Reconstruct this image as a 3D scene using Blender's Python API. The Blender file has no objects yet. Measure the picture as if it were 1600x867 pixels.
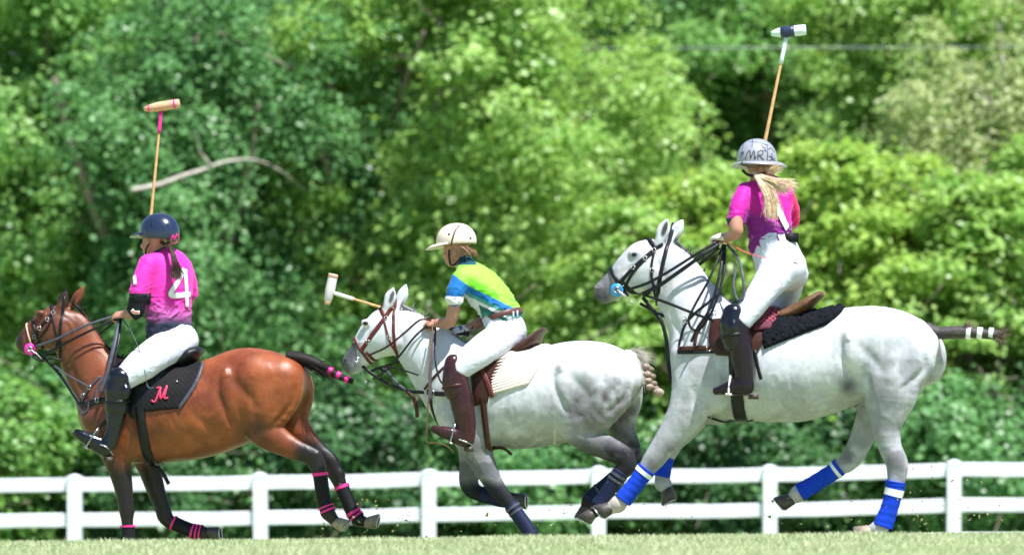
import bpy, bmesh, math, random
import numpy as np
from mathutils import Vector, Matrix

# ------------------------------------------------------------------ camera, sky, sun, exposure
SC = bpy.context.scene
COL = SC.collection
FPX, ZC, HV = 8800.0, 0.5, 743.0        # focal length in photo pixels, eye height, horizon row
cam_d = bpy.data.cameras.new("camera"); cam = bpy.data.objects.new("camera", cam_d); COL.objects.link(cam)
cam.location = (0, 0, ZC); cam.rotation_euler = (math.radians(90), 0, 0)
cam_d.sensor_width = 36.0; cam_d.lens = 36.0 * FPX / 1600.0
cam_d.shift_y = (HV - 433.5) / 1600.0
cam_d.clip_start = 0.5; cam_d.clip_end = 2000
cam_d.dof.use_dof = True; cam_d.dof.focus_distance = 39.2; cam_d.dof.aperture_fstop = 2.3
SC.camera = cam
SUN_EL, SUN_AZ = math.radians(65), math.radians(141)      # azimuth measured from +Y (away) clockwise
world = bpy.data.worlds.new("World"); SC.world = world; world.use_nodes = True
wn = world.node_tree; wn.nodes.clear()
sky = wn.nodes.new("ShaderNodeTexSky"); sky.sky_type = 'NISHITA'; sky.sun_disc = False
sky.sun_elevation = SUN_EL; sky.sun_rotation = SUN_AZ; sky.air_density = 1.2; sky.dust_density = 0.3; sky.ozone_density = 3.0
bg = wn.nodes.new("ShaderNodeBackground"); bg.inputs[1].default_value = 0.075
wo = wn.nodes.new("ShaderNodeOutputWorld")
wn.links.new(sky.outputs[0], bg.inputs[0]); wn.links.new(bg.outputs[0], wo.inputs[0])
sd = bpy.data.lights.new("sun", 'SUN'); sun = bpy.data.objects.new("sun", sd); COL.objects.link(sun)
sd.energy = 4.9; sd.angle = math.radians(0.5); sd.color = (1.0, 0.985, 0.965)
to_sun = Vector((math.sin(SUN_AZ) * math.cos(SUN_EL), math.cos(SUN_AZ) * math.cos(SUN_EL), math.sin(SUN_EL)))
sun.rotation_euler = to_sun.to_track_quat('Z', 'Y').to_euler(); sun.location = (5, 10, 30)
vs = SC.view_settings; vs.view_transform = 'Standard'; vs.look = 'None'; vs.gamma = 1.0; vs.use_curve_mapping = False
vs.exposure = 1.08
SC.render.engine = 'CYCLES'; SC.cycles.use_denoising = True
SC.cycles.max_bounces = 6; SC.cycles.transparent_max_bounces = 8

# ------------------------------------------------------------------ numeric helpers
rng = np.random.default_rng(7)
random.seed(7)
def V(*a): return np.array(a, dtype=np.float64)
def unit(a): a = np.asarray(a, float); return a / (np.linalg.norm(a) + 1e-12)
def catmull(P, n):
    """Smooth curve through the rows of P, n samples per span."""
    P = np.asarray(P, float)
    if len(P) < 3:
        t = np.linspace(0, 1, n + 1)[:, None]; return P[0] * (1 - t) + P[-1] * t
    Q = np.vstack([2 * P[0] - P[1], P, 2 * P[-1] - P[-2]]); out = []
    for i in range(1, len(Q) - 2):
        t = np.linspace(0, 1, n, endpoint=False)[:, None]; a, b, c, d = Q[i - 1], Q[i], Q[i + 1], Q[i + 2]
        out.append(.5 * (2 * b + (c - a) * t + (2 * a - 5 * b + 4 * c - d) * t ** 2 + (3 * b - 3 * c + d - a) * t ** 3))
    out.append(Q[-2][None]); return np.vstack(out)
def vnoise(p, seed=0):
    """Value noise in 0..1 at the rows of p."""
    p = np.asarray(p, float); i = np.floor(p).astype(np.int64); f = p - i; f = f * f * (3 - 2 * f); r = 0
    for dx in (0, 1):
        for dy in (0, 1):
            for dz in (0, 1):
                h = ((i[:, 0] + dx) * 374761393 + (i[:, 1] + dy) * 668265263 + (i[:, 2] + dz) * 2147483647 + seed * 974711) & 0xffffffff
                h = ((h ^ (h >> 13)) * 1274126177) & 0xffffffff
                h = (h ^ (h >> 16)) & 0xffff
                w = (f[:, 0] if dx else 1 - f[:, 0]) * (f[:, 1] if dy else 1 - f[:, 1]) * (f[:, 2] if dz else 1 - f[:, 2])
                r = r + w * h / 65535.0
    return r
def fbm(p, seed=0, oct=4):
    a, s, t = .5, 0, 0
    for o in range(oct):
        s = s + a * vnoise(p * 2 ** o, seed + o); t += a; a *= .5
    return s / t
def sstep(a, b, x): t = np.clip((x - a) / (b - a), 0, 1); return t * t * (3 - 2 * t)
def lerp3(c0, c1, t): return np.asarray(c0) * (1 - t[:, None]) + np.asarray(c1) * t[:, None]

# ------------------------------------------------------------------ materials
MATS = {}
def mat(name, col=(.5, .5, .5), rough=.6, metal=0., spec=.5, attr=False, var=.0, vscale=8., bump=0., bscale=60., sheen=0., coat=0., kind='noise'):
    if name in MATS: return MATS[name]
    m = bpy.data.materials.new(name); m.use_nodes = True; nt = m.node_tree; N, L = nt.nodes, nt.links
    b = N["Principled BSDF"]; b.inputs["Roughness"].default_value = rough; b.inputs["Metallic"].default_value = metal
    b.inputs["Specular IOR Level"].default_value = spec
    if sheen: b.inputs["Sheen Weight"].default_value = sheen; b.inputs["Sheen Roughness"].default_value = .4
    if coat: b.inputs["Coat Weight"].default_value = coat; b.inputs["Coat Roughness"].default_value = .12
    tc = N.new("ShaderNodeTexCoord")
    if attr:
        a = N.new("ShaderNodeAttribute"); a.attribute_name = "Col"; src = a.outputs["Color"]
    else:
        r = N.new("ShaderNodeRGB"); r.outputs[0].default_value = (*col, 1); src = r.outputs[0]
    if var:
        nz = N.new("ShaderNodeTexNoise"); nz.inputs["Scale"].default_value = vscale; nz.inputs["Detail"].default_value = 5
        L.new(tc.outputs["Object"], nz.inputs["Vector"])
        mr = N.new("ShaderNodeMapRange"); mr.inputs[1].default_value = .3; mr.inputs[2].default_value = .7
        mr.inputs[3].default_value = 1 - var; mr.inputs[4].default_value = 1 + var
        L.new(nz.outputs[0], mr.inputs[0])
        mx = N.new("ShaderNodeVectorMath"); mx.operation = 'SCALE'
        L.new(src, mx.inputs[0]); L.new(mr.outputs[0], mx.inputs["Scale"]); src = mx.outputs[0]
    L.new(src, b.inputs["Base Color"])
    if bump:
        t = N.new("ShaderNodeTexNoise"); t.inputs["Scale"].default_value = bscale; t.inputs["Detail"].default_value = 4
        L.new(tc.outputs["Object"], t.inputs["Vector"])
        bp = N.new("ShaderNodeBump"); bp.inputs["Strength"].default_value = bump; bp.inputs["Distance"].default_value = .01
        L.new(t.outputs[0], bp.inputs["Height"]); L.new(bp.outputs[0], b.inputs["Normal"])
    MATS[name] = m; return m

def leaf_mat(name, c1, c2, trans, rough=.42, tmix=.35):
    m = bpy.data.materials.new(name); m.use_nodes = True; nt = m.node_tree; N, L = nt.nodes, nt.links
    b = N["Principled BSDF"]; b.inputs["Roughness"].default_value = rough; b.inputs["Specular IOR Level"].default_value = .3
    a = N.new("ShaderNodeAttribute"); a.attribute_name = "tint"
    mx = N.new("ShaderNodeMix"); mx.data_type = 'RGBA'; mx.inputs[6].default_value = (*c1, 1); mx.inputs[7].default_value = (*c2, 1)
    L.new(a.outputs["Fac"], mx.inputs[0]); L.new(mx.outputs[2], b.inputs["Base Color"])
    t = N.new("ShaderNodeBsdfTranslucent"); t.inputs[0].default_value = (*trans, 1)
    ms = N.new("ShaderNodeMixShader"); ms.inputs[0].default_value = tmix
    L.new(b.outputs[0], ms.inputs[1]); L.new(t.outputs[0], ms.inputs[2]); L.new(ms.outputs[0], N["Material Output"].inputs[0])
    MATS[name] = m; return m

# ------------------------------------------------------------------ mesh building
def mesh_np(name, verts, faces, cols=None, smooth=True, tint=None):
    """verts (N,3); faces: (M,4) or (M,3) int array, or list of tuples."""
    me = bpy.data.meshes.new(name); verts = np.asarray(verts, np.float32)
    if isinstance(faces, np.ndarray):
        k = faces.shape[1]; me.vertices.add(len(verts)); me.vertices.foreach_set("co", verts.ravel())
        me.loops.add(faces.size); me.loops.foreach_set("vertex_index", faces.astype(np.int32).ravel())
        me.polygons.add(len(faces)); me.polygons.foreach_set("loop_start", np.arange(0, faces.size, k, dtype=np.int32))
        me.update(calc_edges=True)
    else:
        me.from_pydata([tuple(v) for v in verts.tolist()], [], [tuple(int(i) for i in f) for f in faces]); me.update()
    if smooth: me.polygons.foreach_set("use_smooth", np.ones(len(me.polygons), dtype=bool))
    if cols is not None:
        at = me.attributes.new("Col", 'FLOAT_COLOR', 'POINT')
        c = np.ones((len(verts), 4), np.float32); c[:, :3] = cols; at.data.foreach_set("color", c.ravel())
    if tint is not None:
        at = me.attributes.new("tint", 'FLOAT', 'POINT'); at.data.foreach_set("value", np.asarray(tint, np.float32))
    me.validate(); return me
def link(name, me, material=None, parent=None):
    o = bpy.data.objects.new(name, me); COL.objects.link(o)
    if material is not None:
        if not me.materials: me.materials.append(material)
    if parent is not None: o.parent = parent
    return o
def tag(o, label, cat, group=None, kind=None):
    if label: o["label"] = label
    if cat: o["category"] = cat
    if group: o["group"] = group
    if kind: o["kind"] = kind
    return o

class MB:
    """Collects plain geometry for one part."""
    def __init__(s): s.v = []; s.f = []; s.n = 0
    def add(s, v, f):
        v = np.asarray(v, float); s.v.append(v); s.f += [tuple(i + s.n for i in q) for q in f]; s.n += len(v); return s
    def box(s, c, size, R=None):
        x, y, z = [q / 2 for q in size]
        v = np.array([(-x, -y, -z), (x, -y, -z), (x, y, -z), (-x, y, -z), (-x, -y, z), (x, -y, z), (x, y, z), (-x, y, z)])
        if R is not None: v = v @ np.asarray(R).T
        return s.add(v + np.asarray(c), [(0, 3, 2, 1), (4, 5, 6, 7), (0, 1, 5, 4), (1, 2, 6, 5), (2, 3, 7, 6), (3, 0, 4, 7)])
    def loft(s, rings, closed=True, caps=True):
        m = len(rings[0]); v = np.vstack(rings); f = []
        for i in range(len(rings) - 1):
            for j in range(m if closed else m - 1):
                k = (j + 1) % m; f.append((i * m + j, i * m + k, (i + 1) * m + k, (i + 1) * m + j))
        if caps: f.append(tuple(range(m - 1, -1, -1))); f.append(tuple(range((len(rings) - 1) * m, len(rings) * m)))
        return s.add(v, f)
    def tube(s, pts, rad, n=8, lat=(0, 1, 0), flat=None, caps=True):
        """Round or elliptical tube; rad scalar/array, flat scales the radius along lat."""
        P = np.asarray(pts, float); r = np.broadcast_to(np.asarray(rad, float), (len(P),)); rings = []
        T = np.gradient(P, axis=0); fl = np.broadcast_to(np.asarray(1. if flat is None else flat, float), (len(P),))
        for p, t, q, g in zip(P, T, r, fl):
            t = unit(t); l = np.asarray(lat, float)
            if abs(t @ unit(l)) > .95: l = V(1, 0, 0) if abs(t[0]) < .8 else V(0, 0, 1)
            l = unit(l - t * (l @ t)); u = np.cross(t, l); a = np.linspace(0, 2 * math.pi, n, endpoint=False)
            rings.append(p + q * (np.cos(a)[:, None] * u + g * np.sin(a)[:, None] * l))
        return s.loft(rings, True, caps)
    def ribbon(s, pts, nrm, width, thick, closed=False):
        """Flat strap along pts, lying with its face along nrm (rows or one vector)."""
        P = np.asarray(pts, float); Nn = np.broadcast_to(np.asarray(nrm, float), P.shape)
        T = (np.roll(P, -1, 0) - np.roll(P, 1, 0)) if closed else np.gradient(P, axis=0); w = np.broadcast_to(np.asarray(width, float), (len(P),)); rings = []
        for p, t, nn, q in zip(P, T, Nn, w):
            t = unit(t); nn = unit(nn - t * (nn @ t)); b = np.cross(t, nn)
            rings.append(np.array([p + b * q / 2, p + b * q * .42 + nn * thick, p - b * q * .42 + nn * thick, p - b * q / 2]))
        if closed: rings.append(rings[0])
        return s.loft(rings, True, not closed)
    def sphere(s, c, r, nu=14, nv=9, R=None):
        r = np.broadcast_to(np.asarray(r, float), (3,)); rings = []
        for i in range(nv + 1):
            t = math.pi * (.02 + .96 * i / nv); a = np.linspace(0, 2 * math.pi, nu, endpoint=False)
            q = np.stack([np.sin(t) * np.cos(a) * r[0], np.sin(t) * np.sin(a) * r[1], np.full(nu, math.cos(t)) * r[2]], 1)
            if R is not None: q = q @ np.asarray(R).T
            rings.append(q + np.asarray(c))
        return s.loft(rings[::-1])
    def disc(s, c, nrm, r, thick, n=20, hole=0.):
        nrm = unit(nrm); u = unit(np.cross(nrm, V(0.3, 0.2, 1))); w = np.cross(nrm, u); a = np.linspace(0, 2 * math.pi, n, endpoint=False)
        d = np.cos(a)[:, None] * u + np.sin(a)[:, None] * w; c = np.asarray(c, float)
        if hole: return s.loft([c + d * hole - nrm * thick / 2, c + d * r - nrm * thick / 2, c + d * r + nrm * thick / 2, c + d * hole + nrm * thick / 2, c + d * hole - nrm * thick / 2], True, False)
        return s.loft([c + d * r - nrm * thick / 2, c + d * r + nrm * thick / 2])
    def mesh(s, name, off=None, smooth=True, cols=None):
        v = np.vstack(s.v)
        c = cols(v) if callable(cols) else cols
        return mesh_np(name, v if off is None else v - off, s.f, c, smooth)

# ------------------------------------------------------------------ implicit bodies (smooth unions, surface nets)
class Body:
    def __init__(s, h): s.h = h; s.pr = []
    def chain(s, st, k=.02, n=5, lat=(0, 1, 0), sub=False):
        """st rows: (x,y,z, r_in_plane, r_lateral[, lx,ly,lz])"""
        rows = []
        for q in st:
            q = list(q); rows.append(q if len(q) == 8 else q + list(lat))
        A = catmull(np.array(rows, float), n); A[:, 3:5] = np.maximum(A[:, 3:5], .002); s.pr.append(('c', A, k, sub)); return s
    def ell(s, c, r, k=.02, R=None, sub=False):
        s.pr.append(('e', (np.asarray(c, float), np.asarray(r, float), np.eye(3) if R is None else np.asarray(R, float)), k, sub)); return s
    def _bb(s, p):
        if p[0] == 'c':
            A = p[1]; r = A[:, 3:5].max(1)[:, None]; return (A[:, :3] - r).min(0), (A[:, :3] + r).max(0)
        c, r, R = p[1]; e = np.sqrt(((R * r) ** 2).sum(1)); return c - e, c + e
    def build(s):
        h = s.h; bbs = [s._bb(p) for p in s.pr]; add = [b for b, p in zip(bbs, s.pr) if not p[3]]
        s.lo = np.min([b[0] for b in add], 0) - 4 * h; hi = np.max([b[1] for b in add], 0) + 4 * h
        shp = np.ceil((hi - s.lo) / h).astype(int) + 1; s.shp = shp; arr = np.full(shp, .3, np.float32)
        ax = [np.arange(shp[i], dtype=np.float32) * h + s.lo[i] for i in range(3)]
        def block(lo, hi):
            a = np.clip(np.floor((lo - s.lo) / h).astype(int), 0, shp); b = np.clip(np.ceil((hi - s.lo) / h).astype(int) + 1, 0, shp)
            return tuple(slice(x, y) for x, y in zip(a, b))
        def grid(b): return ax[0][b[0]][:, None, None], ax[1][b[1]][None, :, None], ax[2][b[2]][None, None, :]
        for (kind, dat, k, sub), bb in zip(s.pr, bbs):
            m = k + .02; B = block(bb[0] - m, bb[1] + m); D = np.full([q.stop - q.start for q in B], .3, np.float32)
            if D.size == 0: continue
            if kind == 'e':
                c, r, R = dat; X, Y, Z = grid(B); X, Y, Z = X - c[0], Y - c[1], Z - c[2]
                q = [R[0, i] * X + R[1, i] * Y + R[2, i] * Z for i in range(3)]
                k0 = np.sqrt(sum((q[i] / r[i]) ** 2 for i in range(3))); k1 = np.sqrt(sum((q[i] / r[i] ** 2) ** 2 for i in range(3))) + 1e-9
                D = (k0 * (k0 - 1) / k1).astype(np.float32); D = np.where(k0 < .05, -r.min(), D)
            else:
                A = dat; o = np.array([q.start for q in B])
                for i in range(len(A) - 1):
                    a, b = A[i], A[i + 1]; d = b[:3] - a[:3]; L = np.linalg.norm(d)
                    if L < 1e-6: continue
                    d = d / L; rm = max(a[3:5].max(), b[3:5].max()) + m
                    C = block(np.minimum(a[:3], b[:3]) - rm, np.maximum(a[:3], b[:3]) + rm)
                    C = tuple(slice(max(x.start, y.start), min(x.stop, y.stop)) for x, y in zip(C, B))
                    if any(x.stop <= x.start for x in C): continue
                    l = a[5:8] - d * (a[5:8] @ d); l = unit(l); u = np.cross(d, l)
                    X, Y, Z = grid(C); X, Y, Z = X - a[0], Y - a[1], Z - a[2]
                    t = d[0] * X + d[1] * Y + d[2] * Z; tc = np.clip(t / L, 0, 1); par = t - tc * L
                    ru = a[3] + (b[3] - a[3]) * tc; rl = a[4] + (b[4] - a[4]) * tc; rp = np.minimum(ru, rl)
                    uu = (u[0] * X + u[1] * Y + u[2] * Z) / ru; ll = (l[0] * X + l[1] * Y + l[2] * Z) / rl; pp = par / rp
                    k0 = np.sqrt(uu * uu + ll * ll + pp * pp); k1 = np.sqrt((uu / ru) ** 2 + (ll / rl) ** 2 + (pp / rp) ** 2) + 1e-6
                    e = np.where(k0 < .05, -rp, k0 * (k0 - 1) / k1)
                    S = tuple(slice(x.start - q, x.stop - q) for x, q in zip(C, o)); D[S] = np.minimum(D[S], e)
            a = arr[B]
            if sub:
                hh = np.clip(.5 - .5 * (a + D) / k, 0, 1); arr[B] = a + (-D - a) * hh + k * hh * (1 - hh)
            else:
                hh = np.clip(.5 + .5 * (a - D) / k, 0, 1); arr[B] = a + (D - a) * hh - k * hh * (1 - hh)
        s.arr = arr; return s
    def val(s, P):
        P = np.atleast_2d(P); g = (P - s.lo) / s.h; ok = ((g >= 0) & (g < s.shp - 1.001)).all(1); g = np.clip(g, 0, s.shp - 1.001)
        i = g.astype(int); f = g - i; r = 0
        for dx in (0, 1):
            for dy in (0, 1):
                for dz in (0, 1):
                    w = (f[:, 0] if dx else 1 - f[:, 0]) * (f[:, 1] if dy else 1 - f[:, 1]) * (f[:, 2] if dz else 1 - f[:, 2])
                    r = r + w * s.arr[i[:, 0] + dx, i[:, 1] + dy, i[:, 2] + dz]
        return np.where(ok, r, .3)
    def grad(s, P):
        P = np.atleast_2d(P); e = s.h
        g = np.stack([s.val(P + e * np.eye(3)[i]) - s.val(P - e * np.eye(3)[i]) for i in range(3)], 1)
        return g / (np.linalg.norm(g, axis=1, keepdims=True) + 1e-9)
    def nets(s, smooth=2):
        A = s.arr; S = A < 0; n = np.array(A.shape); c = np.zeros(n - 1, np.int8)
        offs = [(x, y, z) for x in (0, 1) for y in (0, 1) for z in (0, 1)]
        for o in offs: c += S[o[0]:n[0] - 1 + o[0], o[1]:n[1] - 1 + o[1], o[2]:n[2] - 1 + o[2]]
        I = np.argwhere((c > 0) & (c < 8)); idx = np.full(n - 1, -1, np.int32); idx[I[:, 0], I[:, 1], I[:, 2]] = np.arange(len(I))
        val = np.stack([A[I[:, 0] + o[0], I[:, 1] + o[1], I[:, 2] + o[2]] for o in offs], 1); pos = np.zeros((len(I), 3)); cnt = np.zeros(len(I))
        for i, a in enumerate(offs):
            for j, b in enumerate(offs):
                if j > i and sum(abs(p - q) for p, q in zip(a, b)) == 1:
                    m = (val[:, i] < 0) != (val[:, j] < 0); t = np.where(m, val[:, i] / np.where(m, val[:, i] - val[:, j], 1), 0)
                    p = np.array(a) + t[:, None] * (np.array(b) - np.array(a)); pos += p * m[:, None]; cnt += m
        Vv = (I + pos / cnt[:, None]) * s.h + s.lo; Fs = []
        for ax in range(3):
            u, w = [(1, 2), (2, 0), (0, 1)][ax]
            sl0 = [slice(None)] * 3; sl1 = [slice(None)] * 3; sl0[ax] = slice(0, n[ax] - 1); sl1[ax] = slice(1, n[ax])
            a, b = S[tuple(sl0)], S[tuple(sl1)]; E = np.argwhere(a != b); E = E[(E[:, u] > 0) & (E[:, w] > 0)]
            E = E[(E[:, u] < n[u] - 1) & (E[:, w] < n[w] - 1)]
            eu = np.zeros(3, int); eu[u] = 1; ew = np.zeros(3, int); ew[w] = 1
            q = [E - eu - ew, E - ew, E, E - eu]; Q = np.stack([idx[k[:, 0], k[:, 1], k[:, 2]] for k in q], 1)
            fl = ~a[E[:, 0], E[:, 1], E[:, 2]]; Q[fl] = Q[fl][:, ::-1]; Fs.append(Q)
        Fc = np.vstack(Fs); Fc = Fc[(Fc >= 0).all(1)]
        for _ in range(smooth):
            e = np.vstack([Fc[:, [0, 1]], Fc[:, [1, 2]], Fc[:, [2, 3]], Fc[:, [3, 0]]]); acc = np.zeros_like(Vv)
            cn = np.bincount(e[:, 0], minlength=len(Vv)) + np.bincount(e[:, 1], minlength=len(Vv))
            for d in range(3): acc[:, d] = np.bincount(e[:, 0], Vv[e[:, 1], d], len(Vv)) + np.bincount(e[:, 1], Vv[e[:, 0], d], len(Vv))
            Vv = .5 * Vv + .5 * acc / np.maximum(cn, 1)[:, None]
        return Vv, Fc

class Frame:
    """Local frame of one horse and rider: u, v are photo pixels, l is metres away from the viewer across the horse."""
    def __init__(s, u0, vg, scale, yaw):
        s.d = FPX / scale; s.s = scale; s.th = math.radians(yaw); s.X0 = (u0 - 800) / scale; s.Z0 = ZC + (HV - vg) / scale
    def P(s, u, v, l=0.):
        Y = s.d; c, sn = math.cos(s.th), math.sin(s.th)
        for _ in range(3):
            x = (((u - 800) * Y / FPX - s.X0) - l * sn) / c; Y = s.d - x * sn + l * c
        return np.array([x, l, ZC + (HV - v) * Y / FPX - s.Z0])
    def inv(s, p):
        c, sn = math.cos(s.th), math.sin(s.th); X = s.X0 + p[:, 0] * c + p[:, 1] * sn; Y = s.d - p[:, 0] * sn + p[:, 1] * c
        return 800 + FPX * X / Y, HV - (p[:, 2] + s.Z0 - ZC) * FPX / Y
    def st(s, rows):
        """(u, v, r_px, r_lateral_m, l) -> chain stations in metres"""
        out = []
        for q in rows:
            p = s.P(q[0], q[1], q[4] if len(q) > 4 else 0.); out.append([*p, q[2] / s.s, q[3]] + list(q[5:8]))
        return out
    def thing(s, name, base, label, cat, group=None):
        """Empty at base (local coords)"""
        o = bpy.data.objects.new(name, None); COL.objects.link(o); o.empty_display_size = .2
        c, sn = math.cos(-s.th), math.sin(-s.th); b = np.asarray(base, float)
        o.location = (s.X0 + b[0] * c - b[1] * sn, s.d + b[0] * sn + b[1] * c, s.Z0 + b[2]); o.rotation_euler = (0, 0, -s.th)
        tag(o, label, cat, group); s.base = b; o["_b"] = [float(q) for q in b]; return o
    def part(s, name, mb, material, parent, cols=None, smooth=True, label=None):
        root = parent
        while root.parent is not None: root = root.parent
        off = np.array(root["_b"])
        if isinstance(mb, MB): me = mb.mesh(name, off, smooth, cols)
        else:
            v, f = mb; me = mesh_np(name, v - off, f, cols(v) if callable(cols) else cols, smooth)
        o = link(name, me, material, parent)
        if label: o["label"] = label
        return o
    def hit(s, body, uv, off=0., side=-1, l0=None):
        """Points on the body's surface seen at pixels uv from the near (-1) or far (+1) side, lifted by off; returns points, normals."""
        out = []
        ls = np.arange(-.75, .75, .004) if side < 0 else np.arange(.75, -.75, -.004)
        if l0 is not None: ls = ls[(ls >= l0[0]) & (ls <= l0[1])]
        for u, v in uv:
            a, b = s.P(u, v, ls[0]), s.P(u, v, ls[-1]); t = ((ls - ls[0]) / (ls[-1] - ls[0]))[:, None]; Q = a + (b - a) * t
            d = body.val(Q); w = np.where(d < 0)[0]; out.append(Q[w[0]] if len(w) else Q[np.argmin(d)])
        out = np.array(out); g = body.grad(out); dv = body.val(out)[:, None]; out = out - g * np.clip(dv, -.01, .05)
        return out + g * off, g
    def strap(s, body, uv, width, thick=.004, off=.003, n=6, side=-1, mb=None, l0=None):
        c = catmull(np.array(uv, float), n); p, g = s.hit(body, c, off, side, l0)
        p2 = p.copy()
        for _ in range(2): p2[1:-1] = .5 * p2[1:-1] + .25 * (p2[:-2] + p2[2:])
        return (mb or MB()).ribbon(p2, g, width, thick)
def loop_on(body, c, e1, e2, off=.003, n=36, rmax=.6, a0=0., a1=2 * math.pi):
    """Points round the body in the plane (c; e1, e2), outward normals."""
    e1, e2 = unit(e1), unit(e2); a = np.linspace(a0, a1, n, endpoint=abs(a1 - a0) < 6.2); r = np.arange(.005, rmax, .004); P, Nn = [], []
    for t in a:
        d = math.cos(t) * e1 + math.sin(t) * e2; Q = c + r[:, None] * d; w = np.where(body.val(Q) > 0)[0]
        k = w[0] if len(w) else len(r) - 1; P.append(c + d * (r[k] + off)); Nn.append(d)
    return np.array(P), np.array(Nn)
# ------------------------------------------------------------------ terrain
GY = np.array([-80, 0, 20, 28, 33, 35, 36.7, 38.5, 40.9, 41.9, 45, 55, 67, 78, 130, 900.])
GZ = np.array([-1.2, -1.0, -.12, .03, .10, .112, .066, 0., -.085, -.125, -.26, -.55, -.72, -.82, -.82, -.82])
def ground_z(x, y): return np.interp(y, GY, GZ) + .065 * np.tanh(np.asarray(x) / 6.5) * 1.0
ys = np.concatenate([np.linspace(-80, 20, 15), np.linspace(22, 48, 120), np.linspace(50, 130, 40), [200, 400, 900]])
xs = np.concatenate([[-500, -200, -60, -30], np.linspace(-18, 18, 90), [30, 60, 200, 500]])
gx, gy = np.meshgrid(xs, ys, indexing='ij'); gz = ground_z(gx, gy)
gv = np.stack([gx.ravel(), gy.ravel(), gz.ravel()], 1); gv[:, 2] += (fbm(gv * 3., 3) - .5) * .012
ny = len(ys); ii, jj = np.meshgrid(np.arange(len(xs) - 1), np.arange(ny - 1), indexing='ij'); a = (ii * ny + jj).ravel()
gm = mat("turf", (.25, .31, .14), .9, var=.25, vscale=3., bump=.4, bscale=150.)
o = link("ground", mesh_np("ground", gv, np.stack([a, a + ny, a + ny + 1, a + 1], 1)), gm); o["kind"] = "structure"

def blades(n, x0, x1, y0, y1, hmin, hmax, seed, wd=.004):
    r = np.random.default_rng(seed); x = r.uniform(x0, x1, n); y = r.uniform(y0, y1, n); z = ground_z(x, y) - .004
    patch = vnoise(np.stack([x * 2.3, y * 2.3, x * 0], 1), 5); h = r.uniform(hmin, hmax, n) * (.55 + .8 * patch)
    an = r.uniform(0, math.pi, n); w = r.uniform(.7, 1.5, n) * wd; dx, dy = np.cos(an) * w, np.sin(an) * w * .5; lx, ly = r.normal(0, .45, n) * h, r.normal(0, .45, n) * h
    v = np.stack([np.stack([x - dx, y - dy, z], 1), np.stack([x + dx, y + dy, z], 1), np.stack([x + lx, y + ly, z + h], 1)], 1).reshape(-1, 3)
    tint = np.repeat(np.clip(.25 + .5 * patch + r.normal(0, .25, n), 0, 1), 3)
    return mesh_np("grass", v, np.arange(3 * n).reshape(-1, 3), None, False, tint)
gmat = leaf_mat("grass_blade", (.27, .34, .15), (.58, .60, .40), (.36, .42, .2), .6, .3)
o = link("grass", blades(190000, -7, 7, 29, 37.2, .012, .034, 11), gmat)
tag(o, "short mown pale green turf grass along the crest of the field", "grass", kind="stuff")

# ------------------------------------------------------------------ white rail fence
FD = 67.7; FS = FPX / FD
white = mat("white_vinyl", (.66, .69, .75), .5, var=.16, vscale=2.2, bump=.05, bscale=30.)
def fx(u): return (u - 800) / FS
def fz(v): return ZC + (HV - v) / FS
posts = [(-452, 748), (-168, 745), (117, 742), (408, 739), (670, 734), (935, 729), (1203, 727), (1490, 719), (1770, 716), (2050, 712)]
fence = bpy.data.objects.new("rail_fence", None); COL.objects.link(fence); fence.location = (0, FD, -.72)
tag(fence, "white post and rail fence running behind the three horses", "fence")
PB = Vector((0, FD, -.72))
def post_mesh(h):
    m = MB(); w = .082
    ring = lambda r, z: np.array([(-r, -r, z), (r, -r, z), (r, r, z), (-r, r, z)])
    m.loft([ring(w, -.35), ring(w, h - .05), ring(w + .008, h - .045), ring(w + .008, h - .02), ring(.02, h + .01)]); return m.mesh("post", None, False)
pm = post_mesh(1.2)
for u, v in posts:
    p = link("post", pm, white, fence); p.rotation_euler = (random.uniform(-.008, .008), random.uniform(-.01, .01), random.uniform(-.05, .05)); p.location = (fx(u), 0, fz(v) + .72 - 1.2)
def rail(u0, v0, u1, v1, h, jit):
    a, b = np.array([fx(u0), 0, fz(v0) + .72]), np.array([fx(u1), 0, fz(v1) + .72]); m = MB(); n = 9; rings = []
    for t in np.linspace(0, 1, n):
        c = a + (b - a) * t; c[2] += -.008 * math.sin(math.pi * t) + jit * math.sin(9 * t + u0); e = .01
        rings.append(np.array([c + (0, y, z) for y, z in ((-.022, -h + e), (-.022 + e, -h), (.022 - e, -h), (.022, -h + e), (.022, h - e), (.022 - e, h), (-.022 + e, h), (-.022, h - e))]))
    return link("rail", m.loft(rings).mesh("rail", None, False), white, fence)
for (u0, v0), (u1, v1) in zip(posts[:-1], posts[1:]):
    for dv in (14.5, 69.5, 124):
        rail(u0, v0 + dv, u1, v1 + dv, .082, .003)

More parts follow.
